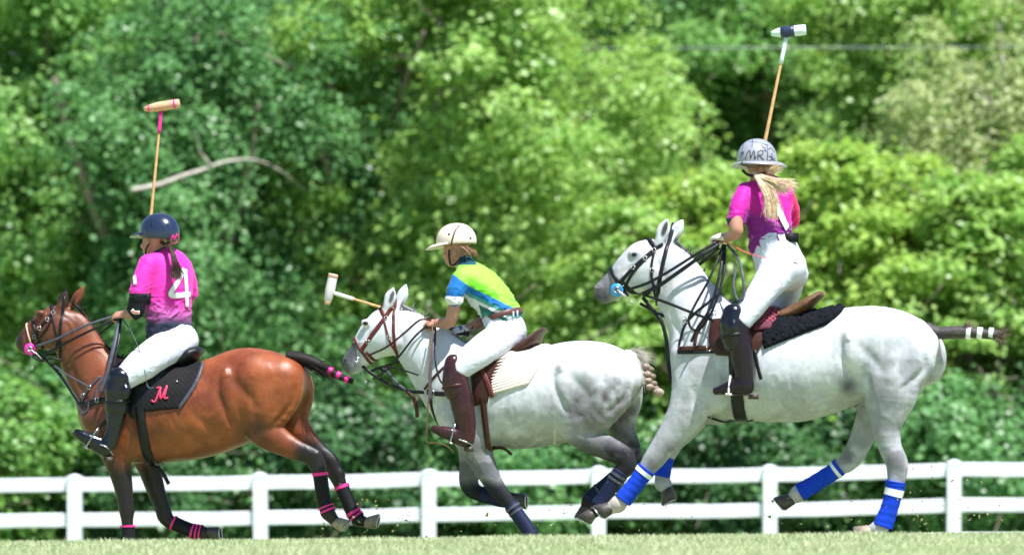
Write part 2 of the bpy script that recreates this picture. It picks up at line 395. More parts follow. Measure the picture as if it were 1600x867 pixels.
# ------------------------------------------------------------------ trees
def leaf_cloud(centers, crad, nper, size, seed, axis=None, flat=.62, droop=.0):
    r = np.random.default_rng(seed); n = len(centers) * nper; C = np.repeat(centers, nper, 0); R = np.repeat(crad, nper)
    d = r.normal(0, 1, (n, 3)); d /= np.linalg.norm(d, axis=1)[:, None]; rr = r.uniform(0, 1, n) ** .55; rr = np.where(r.uniform(0, 1, n) < .24, rr * r.uniform(1.1, 2.1, n), rr)
    p = C + d * (R * rr)[:, None] * np.array([1, 1, flat]); p[:, 2] -= droop * (rr * R) ** 2 * 2
    c0 = centers.mean(0) if axis is None else axis
    outw = p - c0; outw /= np.linalg.norm(outw, axis=1)[:, None] + 1e-6
    nn = d * .5 + outw * .5 + np.array([0, 0, .55]) + r.normal(0, .5, (n, 3)); nn /= np.linalg.norm(nn, axis=1)[:, None]
    t = np.cross(nn, r.normal(0, 1, (n, 3))); t /= np.linalg.norm(t, axis=1)[:, None] + 1e-6; b = np.cross(nn, t)
    L = (size * r.uniform(.6, 1.35, n))[:, None]; W = L * r.uniform(.28, .42, n)[:, None]
    v = np.stack([p - t * L * .5, p + b * W + nn * W * .3 - t * L * .08, p + t * L * .5, p - b * W + nn * W * .3 - t * L * .08], 1).reshape(-1, 3)
    ct = r.uniform(0, 1, len(centers)); tint = np.clip(np.repeat(ct, nper) * .6 + r.uniform(0, .4, n) + r.normal(0, .1, n), 0, 1)
    return v, np.arange(4 * n).reshape(-1, 4), np.repeat(tint, 4)
def crown_centers(n, rx, rz, zc, seed, hollow=.45, gap=.36):
    r = np.random.default_rng(seed); out = []
    while len(out) < n:
        d = r.normal(0, 1, 3); d /= np.linalg.norm(d); q = d * (hollow + (1 - hollow) * r.uniform() ** .6)
        ang = math.atan2(d[1], d[0]); k = .78 + .3 * math.sin(ang * 3 + seed) + .16 * math.sin(ang * 5 + 2 * seed + d[2] * 4)
        p = q * np.array([rx * k, rx * k, rz])
        if vnoise(p[None] * .85 + seed * 7.3, seed)[0] < gap: continue
        if p[2] < 0: p[:2] *= 1.0 - .25 * (p[2] / rz) ** 2
        out.append(p + (0, 0, zc))
    return np.array(out)
def trunk_mesh(name, h, r0, centers, seed, nl=9, lean=.5):
    r = np.random.default_rng(seed); m = MB()
    pts = [np.array([0, 0, -.25])]
    for i in range(1, 7): pts.append(np.array([lean * (i / 6) ** 1.4 + r.normal(0, .08), r.normal(0, .12), h * i / 6]))
    P = catmull(pts, 4); t = np.linspace(0, 1, len(P)); m.tube(P, r0 * (1 - .82 * t) * (1 + .5 * np.exp(-t * 22)), 9)
    for k in range(nl):
        i = int(len(P) * r.uniform(.22, .85)); a = P[i]; c = centers[r.integers(len(centers))]
        if c[2] < a[2] - .3: c = c + (0, 0, a[2] - c[2] + .4)
        mid = a + (c - a) * .5 + r.normal(0, .25, 3) + (0, 0, .25); B = catmull([a, mid, c], 5); rr = r0 * (1 - .82 * i / len(P)) * .55
        m.tube(B, np.linspace(rr, .012, len(B)), 6)
        for q in range(3):
            b = B[r.integers(3, len(B) - 1)]; e = b + r.normal(0, .6, 3) + (0, 0, .3)
            m.tube(catmull([b, (b + e) / 2 + r.normal(0, .1, 3), e], 3), np.linspace(rr * .4, .008, 7), 5)
    return m.mesh(name)
bark = mat("bark", (.20, .165, .13), .9, var=.35, vscale=5., bump=.8, bscale=18.)
pale_bark = mat("pale_bark", (.42, .38, .33), .85, var=.25, vscale=6., bump=.5, bscale=22.)
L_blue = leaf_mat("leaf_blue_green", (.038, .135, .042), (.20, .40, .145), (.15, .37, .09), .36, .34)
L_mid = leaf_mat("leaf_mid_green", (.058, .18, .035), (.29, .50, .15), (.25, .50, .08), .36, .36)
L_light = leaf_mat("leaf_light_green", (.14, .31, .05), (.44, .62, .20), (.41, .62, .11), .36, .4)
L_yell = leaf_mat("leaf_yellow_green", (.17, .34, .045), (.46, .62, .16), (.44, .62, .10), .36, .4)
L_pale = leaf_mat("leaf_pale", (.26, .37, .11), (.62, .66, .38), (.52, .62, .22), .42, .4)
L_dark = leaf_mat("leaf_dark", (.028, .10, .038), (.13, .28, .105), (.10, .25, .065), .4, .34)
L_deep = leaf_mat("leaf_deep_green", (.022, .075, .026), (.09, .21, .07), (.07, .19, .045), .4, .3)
PROTO = {}
def proto(key, rx, rz, zc, ncl, cr, nper, leaf, th, r0, seed, hollow=.45, gap=.36, droop=0., lean=.4, nl=9):
    c = crown_centers(ncl, rx, rz, zc, seed, hollow, gap); rd = np.random.default_rng(seed + 1).uniform(cr * .6, cr * 1.35, ncl)
    v, f, t = leaf_cloud(c, rd, nper, leaf, seed + 2, np.array([0, 0, zc]), .5, droop)
    PROTO[key] = (mesh_np("crown", v, f, None, True, t), trunk_mesh("trunk", th, r0, c, seed + 3, nl, lean))
proto("broad", 2.7, 4.4, 5.6, 340, .56, 180, .115, 8.6, .19, 21, gap=.38)
proto("tall", 2.2, 5.0, 6.0, 330, .52, 180, .10, 10, .17, 33, gap=.40)
proto("weep", 2.6, 4.0, 5.2, 340, .55, 180, .095, 8, .16, 45, gap=.40, droop=.9)
proto("young", 1.6, 2.5, 3.0, 230, .36, 130, .125, 4.6, .075, 57, hollow=.25, gap=.3, nl=12)
proto("shrub", 1.5, 1.15, 1.15, 100, .42, 170, .1, 1.6, .05, 69, hollow=.3, gap=.34, nl=8, lean=.1)
TREES = {}
TG = "trees and shrubs of the wood behind the fence"
def tree(key, name, u, d, sc, rot, lm, label, cat="tree", bk=None, sz=1.):
    x = (u - 800) * d / FPX; e = bpy.data.objects.new(name, None); COL.objects.link(e)
    e.location = (x, d, float(ground_z(x, d))); e.rotation_euler = (0, 0, rot); e.scale = (sc, sc, sc * sz)
    tag(e, label, cat, TG)
    for nm, me, mm in (("crown", PROTO[key][0], lm), ("trunk", PROTO[key][1], bk or bark)):
        o = bpy.data.objects.new(nm, me); COL.objects.link(o); o.parent = e
        if not me.materials: me.materials.append(mm)
        o.material_slots[0].link = 'OBJECT'; o.material_slots[0].material = mm
    return e
# the near edge of the wood
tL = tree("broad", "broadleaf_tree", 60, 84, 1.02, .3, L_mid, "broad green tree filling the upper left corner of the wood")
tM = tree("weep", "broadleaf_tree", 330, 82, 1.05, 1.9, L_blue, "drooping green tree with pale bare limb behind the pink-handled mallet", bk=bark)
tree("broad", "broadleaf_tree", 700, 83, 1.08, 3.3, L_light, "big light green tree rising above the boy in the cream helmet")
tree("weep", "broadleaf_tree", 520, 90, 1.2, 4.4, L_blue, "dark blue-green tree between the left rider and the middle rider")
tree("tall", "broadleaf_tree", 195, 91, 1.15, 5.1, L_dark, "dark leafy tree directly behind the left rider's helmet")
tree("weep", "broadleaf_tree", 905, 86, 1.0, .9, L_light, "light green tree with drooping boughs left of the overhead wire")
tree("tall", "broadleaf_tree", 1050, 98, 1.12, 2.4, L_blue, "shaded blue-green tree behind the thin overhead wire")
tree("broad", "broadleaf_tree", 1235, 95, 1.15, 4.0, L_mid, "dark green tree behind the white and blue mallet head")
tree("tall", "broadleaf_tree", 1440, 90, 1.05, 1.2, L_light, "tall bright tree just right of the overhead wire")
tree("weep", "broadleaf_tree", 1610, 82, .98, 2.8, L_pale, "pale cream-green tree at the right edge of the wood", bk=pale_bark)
# young yellow-green trees at the right
for k, (u, d, s, r, m, t) in enumerate([
    (985, 77.5, .92, .4, L_light, "young leafy tree left of the right-hand horse's ears"),
    (1090, 79, 1.0, 1.7, L_yell, "yellow-green sapling between horse's ears and girl in patterned helmet"),
    (1300, 77, 1.06, 3.0, L_yell, "bright yellow-green young tree right of the girl in the patterned helmet"),
    (1405, 78, 1.04, 4.4, L_yell, "yellow-green young tree above the right-hand horse's croup"),
    (1525, 76.5, .98, 5.6, L_light, "light green young tree above the right-hand horse's tail"),
    (1655, 78, 1.1, .9, L_light, "young tree cut off by the right edge of the photograph"),
    (1195, 81, 1.05, 2.2, L_light, "young tree hidden mostly behind the girl in the patterned helmet")]):
    tree("young", "young_tree", u, d, s, r, m, t)
# understorey shrubs
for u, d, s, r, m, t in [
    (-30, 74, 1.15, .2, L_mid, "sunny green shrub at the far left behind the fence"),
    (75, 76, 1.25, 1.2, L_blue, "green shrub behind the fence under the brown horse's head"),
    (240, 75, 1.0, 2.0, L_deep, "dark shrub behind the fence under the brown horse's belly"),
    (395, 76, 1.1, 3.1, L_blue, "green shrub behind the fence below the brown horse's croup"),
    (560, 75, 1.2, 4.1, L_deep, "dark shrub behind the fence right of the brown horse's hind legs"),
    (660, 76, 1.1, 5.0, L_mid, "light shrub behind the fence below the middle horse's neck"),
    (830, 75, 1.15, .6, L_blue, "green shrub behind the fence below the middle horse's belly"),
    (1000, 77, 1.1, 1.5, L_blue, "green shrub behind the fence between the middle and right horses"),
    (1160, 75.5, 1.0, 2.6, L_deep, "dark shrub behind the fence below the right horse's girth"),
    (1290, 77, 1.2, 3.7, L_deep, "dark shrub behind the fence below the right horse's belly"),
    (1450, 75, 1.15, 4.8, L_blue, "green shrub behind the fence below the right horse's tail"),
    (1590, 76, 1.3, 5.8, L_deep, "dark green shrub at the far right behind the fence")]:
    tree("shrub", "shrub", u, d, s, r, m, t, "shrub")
# deeper rows
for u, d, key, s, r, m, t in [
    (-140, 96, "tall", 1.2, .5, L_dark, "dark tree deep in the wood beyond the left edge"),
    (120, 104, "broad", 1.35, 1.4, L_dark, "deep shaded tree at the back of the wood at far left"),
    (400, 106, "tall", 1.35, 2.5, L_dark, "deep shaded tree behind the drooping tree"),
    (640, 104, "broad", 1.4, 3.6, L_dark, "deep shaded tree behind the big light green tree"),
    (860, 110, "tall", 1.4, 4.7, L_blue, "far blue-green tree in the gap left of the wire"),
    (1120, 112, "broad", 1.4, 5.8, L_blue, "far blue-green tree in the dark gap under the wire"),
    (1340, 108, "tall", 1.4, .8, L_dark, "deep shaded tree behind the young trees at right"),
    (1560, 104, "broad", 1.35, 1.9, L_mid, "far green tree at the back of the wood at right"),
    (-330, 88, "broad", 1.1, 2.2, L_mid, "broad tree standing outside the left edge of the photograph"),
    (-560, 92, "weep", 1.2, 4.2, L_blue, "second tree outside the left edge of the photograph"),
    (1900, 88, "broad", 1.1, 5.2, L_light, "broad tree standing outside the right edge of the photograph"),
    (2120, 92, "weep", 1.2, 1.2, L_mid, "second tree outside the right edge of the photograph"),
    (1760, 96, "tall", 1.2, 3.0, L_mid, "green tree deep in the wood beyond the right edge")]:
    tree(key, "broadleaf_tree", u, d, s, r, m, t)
# the wood behind, one mass
cc = np.stack([rng.uniform(-26, 26, 1500), rng.uniform(122, 140, 1500), rng.uniform(-.5, 15, 1500)], 1)
v, f, t = leaf_cloud(cc, rng.uniform(.7, 1.5, 1500), 60, .34, 90, np.array([0, 140., 0]))
o = link("far_wood", mesh_np("far_wood", v, f, None, True, t), L_dark)
tag(o, "dense dark mass of distant woodland closing off the background", "woodland", kind="stuff")
# bare limbs that show through the leaves
def limb(parent, pts, d, r0, r1, mt):
    P = [np.array([(u - 800) * (d + e) / FPX, d + e, ZC + (HV - v) * (d + e) / FPX]) for u, v, e in pts]
    C = catmull(P, 6); m = MB().tube(C, np.linspace(r0, r1, len(C)), 8); me = m.mesh("limb"); o = link("limb", me, mt)
    bpy.context.view_layer.update(); o.parent = parent; o.matrix_parent_inverse = parent.matrix_world.inverted(); return o
limb(tM, [(480, 300, 2.4), (436, 266, 1.), (395, 250, 0), (352, 253, -.7), (318, 265, -1.1), (285, 275, -1.6), (250, 288, -2.1), (207, 297, -2.8)], 79.6, .010, .034, pale_bark)
limb(tM, [(330, 260, -1.), (312, 236, -1.2), (306, 205, -1.4)], 79.6, .02, .008, pale_bark)
limb(tM, [(560, 150, 2), (480, 120, 0), (410, 85, -1), (340, 50, -1.6)], 82.3, .05, .025, bark)
limb(tL, [(190, 470, 1), (178, 400, 0), (150, 330, -.6), (105, 200, -1), (85, 120, -1.2)], 82.4, .11, .05, bark)
limb(tM, [(610, 200, 1), (640, 110, -.5), (662, 50, -1)], 81.6, .04, .025, bark)
# overhead wire
m = MB(); C = catmull([((u - 800) * 88 / FPX, 88, ZC + (HV - v) * 88 / FPX) for u, v in ((-900, 96), (300, 80), (950, 76), (1440, 74), (2600, 70))], 12)
m.tube(C, .007, 6); o = link("overhead_wire", m.mesh("overhead_wire"), mat("wire", (.30, .32, .35), .5, .2))
tag(o, "thin grey overhead wire strung through the tree tops", "wire")

# bits of turf and dust thrown up by the hooves
r = np.random.default_rng(50); m = MB()
for (u, v, d, n, su, sv) in ((560, 800, 41.9, 110, 60, 22), (660, 815, 41.5, 60, 50, 14), (1010, 800, 38.5, 60, 60, 20), (1290, 800, 37, 60, 70, 18), (1480, 790, 37, 140, 70, 26), (850, 815, 41, 60, 40, 12)):
    for k in range(n):
        uu, vv, dd = u + r.normal(0, su), min(v + r.normal(0, sv), 838), d + r.normal(0, .5); c = V((uu - 800) * dd / FPX, dd, ZC + (HV - vv) * dd / FPX); s = r.uniform(.002, .007) * (1.6 if r.uniform() < .1 else 1)
        m.add(c + r.normal(0, s, (4, 3)), [(0, 1, 2), (0, 2, 3), (0, 3, 1), (1, 3, 2)])
o = link("flying_turf", m.mesh("flying_turf", None, False), mat("clod", (.30, .27, .12), .9, var=.4)); tag(o, "small bits of turf and dust kicked up around the hooves", "turf", kind="stuff")
# ------------------------------------------------------------------ horses
metal = mat("steel", (.42, .42, .43), .3, 1.)
hoofm = mat("hoof_horn", (.05, .042, .038), .5, var=.4, vscale=30., bump=.2, bscale=60.)
hoof_pale = mat("hoof_pale", (.26, .21, .155), .55, var=.3, vscale=30., bump=.2, bscale=60.)
eyem = mat("eye", (.012, .009, .008), .08)
def make_hoof(F, root, cor, axis, toe, l, material, k=1.):
    """coronet pixel, axis and toe as pixel directions (v down)"""
    c = F.P(cor[0], cor[1], l); a = unit(V(axis[0], 0, -axis[1])); t = V(toe[0], 0, -toe[1]); t = unit(t - a * (t @ a)); w = V(0, 1, 0); an = np.linspace(0, 2 * math.pi, 18, endpoint=False)
    def ring(s, off, rt, rw, q=1.):
        cs = np.cos(an); sn = np.sin(an); rr = np.where(cs < -.5, .86, 1.)
        return c + a * s * k + t * off * k + (cs * rr * rt * q * k)[:, None] * t + (sn * rw * q * k)[:, None] * w
    m = MB().loft([ring(-.012, -.004, .036, .034), ring(0, 0, .046, .044), ring(.03, .008, .052, .049), ring(.075, .021, .062, .058), ring(.078, .021, .062, .058, .86), ring(.066, .02, .062, .058, .62)])
    h = F.part("hoof", m, material, root)
    sh = MB(); rows = []
    for q in np.linspace(-2.35, 2.35, 22):
        d = math.cos(q) * t * .054 * k + math.sin(q) * w * .05 * k; p = c + a * .079 * k + t * .021 * k; e = d * 1.12; g = d * .78
        rows.append(np.array([p + g, p + e, p + e + a * .007, p + g + a * .007]))
    sh.loft(rows); F.part("horseshoe", sh, metal, h); return h
def sleeve(F, rows, l, inf=.004, ridges=0, amp=.0035, n=18, lat=.92, seed=0):
    """Tube round a leg: rows (u, v, r_px)"""
    A = catmull(np.array(rows, float), 12); P = np.array([F.P(q[0], q[1], l) for q in A]); r = A[:, 2] / F.s + inf; T = np.gradient(P, axis=0); rings = []; an = np.linspace(0, 2 * math.pi, n, endpoint=False); N = len(P)
    for i in range(N):
        t = unit(T[i]); w = V(0, 1, 0); w = unit(w - t * (w @ t)); u = np.cross(t, w); f = i / (N - 1)
        ph = f * ridges + an / (2 * math.pi); q = r[i] + (amp * ((ph % 1.) - .5) if ridges else 0)
        rings.append(P[i] + (np.cos(an) * q)[:, None] * u + (np.sin(an) * q * lat)[:, None] * w)
    k = lambda i, s: (rings[i] - P[i]) * s + P[i]
    rings = [k(0, .8) , k(0, .97)] + rings + [k(N - 1, .97), k(N - 1, .8)]
    return MB().loft(rings, True, True)
def relief(F, D, b, v):
    """Muscle lines: verts are pushed in (or out) along soft lines drawn on both flanks."""
    g = b.grad(v); (hu, hv), (su, sv), (bu, bv) = D["hip"]; tot = np.zeros(len(v)); X = v[:, [0, 2]]
    q = lambda a, c: (hu + a * (bu - hu) + c * (su - hu) * (1 - a) * 0, hv + c * (sv - hv) + a * (bv - hv) * (1 - c))
    L = [([q(.02, -.02), q(.0, .3), q(.1, .62), q(.2, .88)], 7, .016), ([q(.12, .05), q(.28, .22), q(.42, .42), q(.46, .6)], 9, .008), ([q(.93, .05), q(.92, .35), q(.78, .62), q(.62, .84)], 6, .013),
         ([q(.6, .12), q(.58, .42), q(.5, .72)], 11, -.007), ([q(.3, .5), q(.28, .75), q(.34, .95)], 9, .006), ([q(.06, -.08), q(.1, .1)], 8, -.010), ([q(.75, .2), q(.72, .45), q(.64, .66)], 7, .006)] + D["lines"]
    side = np.clip(np.abs(v[:, 1]) / .05, 0, 1)
    for pl, w, dep in L:
        C = catmull(np.array([F.P(a, c, -.2)[[0, 2]] for a, c in pl]), 8); m = (X[:, 0] > C[:, 0].min() - .15) & (X[:, 0] < C[:, 0].max() + .15) & (X[:, 1] > C[:, 1].min() - .15) & (X[:, 1] < C[:, 1].max() + .15)
        i = np.where(m)[0]
        if not len(i): continue
        d2 = ((X[i][:, None, :] - C[None]) ** 2).sum(2); k = d2.argmin(1); t = k / (len(C) - 1); fade = np.clip(np.minimum(t, 1 - t) * 5, .15, 1); tot[i] -= 1.15 * dep * fade * np.exp(-d2.min(1) / (.8 * w / F.s) ** 2)
    n = fbm(v * 9., 77) - .5; tot += n * .008 + .0016 * np.exp(-((fbm(v * np.array((7., 7., 4.)), 91, 2) - .5) / .025) ** 2) * (np.abs(v[:, 1]) > .06)
    return v + g * (tot * side)[:, None]
def build_horse(F, D):
    b = Body(D.get("h", .0095)); S = F.s
    b.chain(F.st([(u, (t + o) / 2, (o - t) / 2, w, 0) for u, t, o, w in D["torso"]]), .05, 5)
    b.chain(F.st([(u, v, r, w, 0) for u, v, r, w in D["neck"]]), .055, 5)
    b.chain(F.st([(u, v, r, w, 0) for u, v, r, w in D["head"]]), .025, 6)
    for L in D["legs"]:
        rows = []
        for q in L["st"]:
            u, v, r = q[:3]; lat = q[3] if len(q) > 3 and q[3] else r / S * .88; l = q[4] if len(q) > 4 else L["l"]; rows.append((u, v, r, lat, l))
        b.chain(F.st(rows), L.get("k", .035), 5)
    for u, v, ru, rv, rl, l, ang, k in D.get("muscle", []):
        c = F.P(u, v, l); a = math.radians(ang); R = np.array([[math.cos(a), 0, -math.sin(a)], [0, 1, 0], [math.sin(a), 0, math.cos(a)]]); b.ell(c, (ru / S, rl, rv / S), k, R)
    for u, v, ru, rv, rl, l, ang, k in D.get("cut", []):
        c = F.P(u, v, l); a = math.radians(ang); R = np.array([[math.cos(a), 0, -math.sin(a)], [0, 1, 0], [math.sin(a), 0, math.cos(a)]]); b.ell(c, (ru / S, rl, rv / S), k, R, True)
    for L in D["legs"]:
        q = L["st"]; l = L["l"]; fu, fv, fr = q[-2][:3]; b.ell(F.P(fu, fv, l), (fr * 1.12 / S, fr * 1.0 / S, fr * 1.15 / S), .012)
        hind = L["st"][0][0] > D["torso"][len(D["torso"]) // 2][0]
        if hind:
            (au, av), (bu, bv) = L["st"][5][:2], L["st"][6][:2]; k = L["st"][5][2]; cu, cv = L["st"][3][:2]; n = unit(V(au - cu, av - cv, 0)); b.ell(F.P(au + n[0] * k * .55 + 2, av + n[1] * k * .55 - 4, l), (k * .55 / S, k * .5 / S, k * .62 / S), .02)
        # tendon line behind the cannon
    eu, ev = D["eye"]
    for sd_ in (-1, 1):
        b.ell(F.P(eu, ev, sd_ * D.get("eyel", .078)), (.034, .02, .026), .022)
        nu, nv = D["nostril"]
        ju, jv, jr = D["jowl"]; b.ell(F.P(ju, jv, sd_ * .07), (jr / S, .032, jr / S), .03)
        b.ell(F.P(nu + 1, nv + 2, sd_ * .04), (.028, .022, .022), .02); b.ell(F.P(nu, nv, sd_ * .06), (.013, .016, .009), .008, None, True)
        b.ell(F.P(eu + 1, ev - 4, sd_ * (D.get("eyel", .078) - .002)), (.036, .014, .01), .016)
        # cheek bone ridge
        (ax, ay), (bx, by) = D["cheek"]; b.chain(F.st([(ax, ay, 4, .016, sd_ * .078), (bx, by, 3, .014, sd_ * .06)]), .025, 3)
    for (bu, bv, tu, tv, l, wd) in D["ears"]:
        mu, mv = bu + (tu - bu) * .45, bv + (tv - bv) * .45
        b.chain(F.st([(bu - (tu - bu) * .5, bv - (tv - bv) * .5, wd * .8, .024, l * .7), (bu, bv, wd * .85, .024, l * .9), (mu, mv, wd * 1.05, .022, l), (mu + (tu - mu) * .5, mv + (tv - mv) * .5, wd * .75, .016, l), (tu, tv, 1.4, .005, l * 1.02)]), .016, 5)
        b.chain(F.st([(bu - wd * .15, bv - 4, wd * .4, .012, l - .03), (mu - wd * .15, mv, wd * .5, .014, l - .028), (mu + (tu - mu) * .7, mv + (tv - mv) * .7, wd * .25, .008, l - .02)]), .008, 4, sub=True)
    b.build(); v, f = b.nets(2); v = relief(F, D, b, v); root = F.thing("horse", (0, 0, 0), D["label"], "horse")
    F.part("body", (v, f), D["coat"], root, lambda q: D["col"](F, q))
    for sd_ in (-1, 1):
        p, g = F.hit(b, [(eu, ev)], -.011, sd_); F.part("eye", MB().sphere(p[0], (.021, .017, .016)), eyem, root)
    for cor, ax, toe, l, mm in D["hooves"]: make_hoof(F, root, cor, ax, toe, l, mm)
    return b, root

FA = Frame(300, 880, 210, 10); FB = Frame(830, 868, 215, 11); FC = Frame(1250, 843, 240, 10)
coat_b = mat("bay_coat", rough=.43, spec=.38, attr=True, var=.2, vscale=11., bump=.16, bscale=130., sheen=.0)
coat_g = mat("grey_coat", rough=.6, spec=.12, attr=True, var=.07, vscale=18., bump=.1, bscale=160.)

def col_A(F, q):
    u, v = F.inv(q); n = fbm(q * 5., 1); n2 = fbm(q * 14., 4); base = lerp3((.135, .030, .010), (.245, .064, .019), sstep(.25, .7, n))
    t = sstep(200, 90, u) * .75; base = lerp3(base, (.15, .048, .022), t) if False else base * (1 - t[:, None]) + np.array((.085, .027, .014)) * t[:, None]
    drk = np.array((.0075, .005, .005))
    def mixd(m, c=drk): nonlocal base; m = np.clip(m, 0, 1)[:, None]; base = base * (1 - m) + np.asarray(c) * m
    mixd(sstep(698, 752, v + 14 * n2) * (u < 365) * 1.0)                                   # forelegs
    mixd(sstep(445, 480, u + .5 * (v - 700) + 24 * (n2 - .5)) * sstep(668, 700, v))  # hind legs below gaskin
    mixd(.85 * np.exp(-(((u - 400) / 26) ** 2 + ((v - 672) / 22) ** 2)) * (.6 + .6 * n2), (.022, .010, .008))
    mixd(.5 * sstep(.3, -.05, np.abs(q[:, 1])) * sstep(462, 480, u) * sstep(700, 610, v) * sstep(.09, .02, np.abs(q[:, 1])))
    mixd(.9 * sstep(44, 30, u) * (v > 515) * (v < 565) * (u < 60), (.02, .012, .011))       # muzzle
    mixd(.97 * np.exp(-(((u - 31) / 4) ** 2 + ((v - 529) / 5) ** 2)), (.008, .006, .006))
    mixd(.9 * ((v < 474) & (u > 86) & (u < 112)) * sstep(476, 466, v), (.012, .008, .007))  # near ear
    mixd(.55 * sstep(700, 640, v) * sstep(170, 140, u) * sstep(560, 620, v) * .5, (.09, .04, .03))
    return base
A = dict(label="bay horse with black legs galloping at the left, pink leg bands", coat=coat_b, col=col_A,
    torso=[(158, 598, 694, .17), (182, 572, 716, .22), (215, 558, 724, .255), (260, 566, 723, .285), (308, 568, 716, .295), (350, 556, 702, .275), (390, 542, 684, .25), (428, 549, 655, .215), (450, 560, 620, .15)],
    neck=[(103, 512, 30, .07), (113, 520, 34, .075), (124, 543, 38, .085), (139, 572, 42, .105), (160, 602, 50, .14), (185, 630, 60, .19)],
    head=[(104, 502, 30, .075), (90, 512, 36, .092), (74, 516, 32, .09), (60, 521, 25, .07), (49, 529, 20, .058), (40, 536, 17.5, .056), (36, 539, 15, .05)],
    legs=[dict(l=-.14, k=.04, st=[(412, 590, 54, .13, -.13), (414, 635, 44, .12, -.14), (408, 663, 31, .095, -.14), (432, 686, 22, .065), (460, 701, 16.5, .05), (484, 711, 14.5, .042), (495, 724, 13.5, .04), (500, 745, 10.3, .036), (506, 783, 9.6, .034), (512, 800, 10.5), (522, 812, 8.5)]),
          dict(l=.14, k=.04, st=[(432, 600, 50, .12, .13), (448, 640, 36, .10, .145), (466, 672, 22, .07), (492, 702, 17, .055), (513, 720, 15, .045), (524, 738, 13.5, .04), (535, 764, 10, .036), (550, 797, 9.6, .034), (558, 810, 10), (570, 815, 8.5)]),
          dict(l=-.14, k=.04, st=[(172, 650, 45, .09, -.12), (178, 690, 30, .08, -.13), (186, 728, 20, .06), (192, 756, 15.5, .05), (196, 784, 12.5, .044), (198, 798, 12.5, .044), (199, 815, 9.6, .036), (200, 845, 9.2), (199, 856, 10.5), (194, 866, 9)]),
          dict(l=.14, k=.04, st=[(215, 680, 30, .08, .12), (232, 728, 19, .06), (242, 760, 15.5, .05), (253, 790, 13, .044), (259, 808, 12.5, .044), (272, 818, 9.8), (296, 827, 9.3), (314, 832, 10.5), (325, 832, 9)])],
    muscle=[(440, 605, 34, 46, .10, -.13, 0, .05), (463, 612, 28, 44, .10, .15, 0, .05), (398, 588, 36, 36, .13, -.11, 20, .07), (352, 600, 18, 26, .09, -.17, 0, .06),
            (185, 655, 30, 48, .07, -.17, -20, .05), (203, 685, 22, 30, .05, -.17, 0, .06), (120, 655, 1, 1, .01, 0, 0, .01)],
    cut=[(478, 668, 10, 40, .02, .0, 0, .04)],
    hip=((344, 580), (372, 686), (470, 590)), jowl=(93, 520, 22),
    lines=[([(100, 553), (110, 585), (124, 612), (140, 640)], 7, .009), ([(207, 590), (186, 612), (164, 640), (150, 664)], 8, .008), ([(214, 612), (210, 650), (214, 690)], 8, .010), ([(178, 600), (158, 628)], 8, -.006),
           ([(42, 546), (56, 541)], 2.5, .006), ([(78, 498), (56, 512)], 5, .006), ([(96, 498), (104, 524), (98, 546)], 5, .009), ([(300, 640), (330, 668), (352, 672)], 9, .006), ([(250, 660), (262, 690)], 6, .003), ([(275, 655), (288, 688)], 6, .003)],
    eye=(62, 491), nostril=(31, 529), cheek=((80, 508), (52, 517)),
    ears=[(96, 478, 103, 453, -.045, 8.5), (113, 477, 132, 447, .05, 8)],
    hooves=[((525, 815), (.75, .66), (.5, -.8), -.14, hoof_pale), ((573, 816), (.96, .2), (.3, -.9), .14, hoof_pale),
            ((193, 866), (-.25, 1), (-1, .1), -.14, hoofm), ((327, 831), (.95, -.12), (.1, 1.), .14, hoofm)])
def grey_col(dap_c, leg_rule, muzzle, extra):
    def f(F, q):
        u, v = F.inv(q); n = fbm(q * 4., 21); n2 = fbm(q * 11., 31, 5); base = np.ones((len(q), 3)) * np.array((.54, .555, .595)) * (.93 + .12 * n)[:, None]
        st = [base]
        def mix(m, c): m = np.clip(m, 0, 1)[:, None]; st[0] = st[0] * (1 - m) + np.asarray(c) * m
        extra(u, v, q, n, n2, mix); return st[0]
    return f
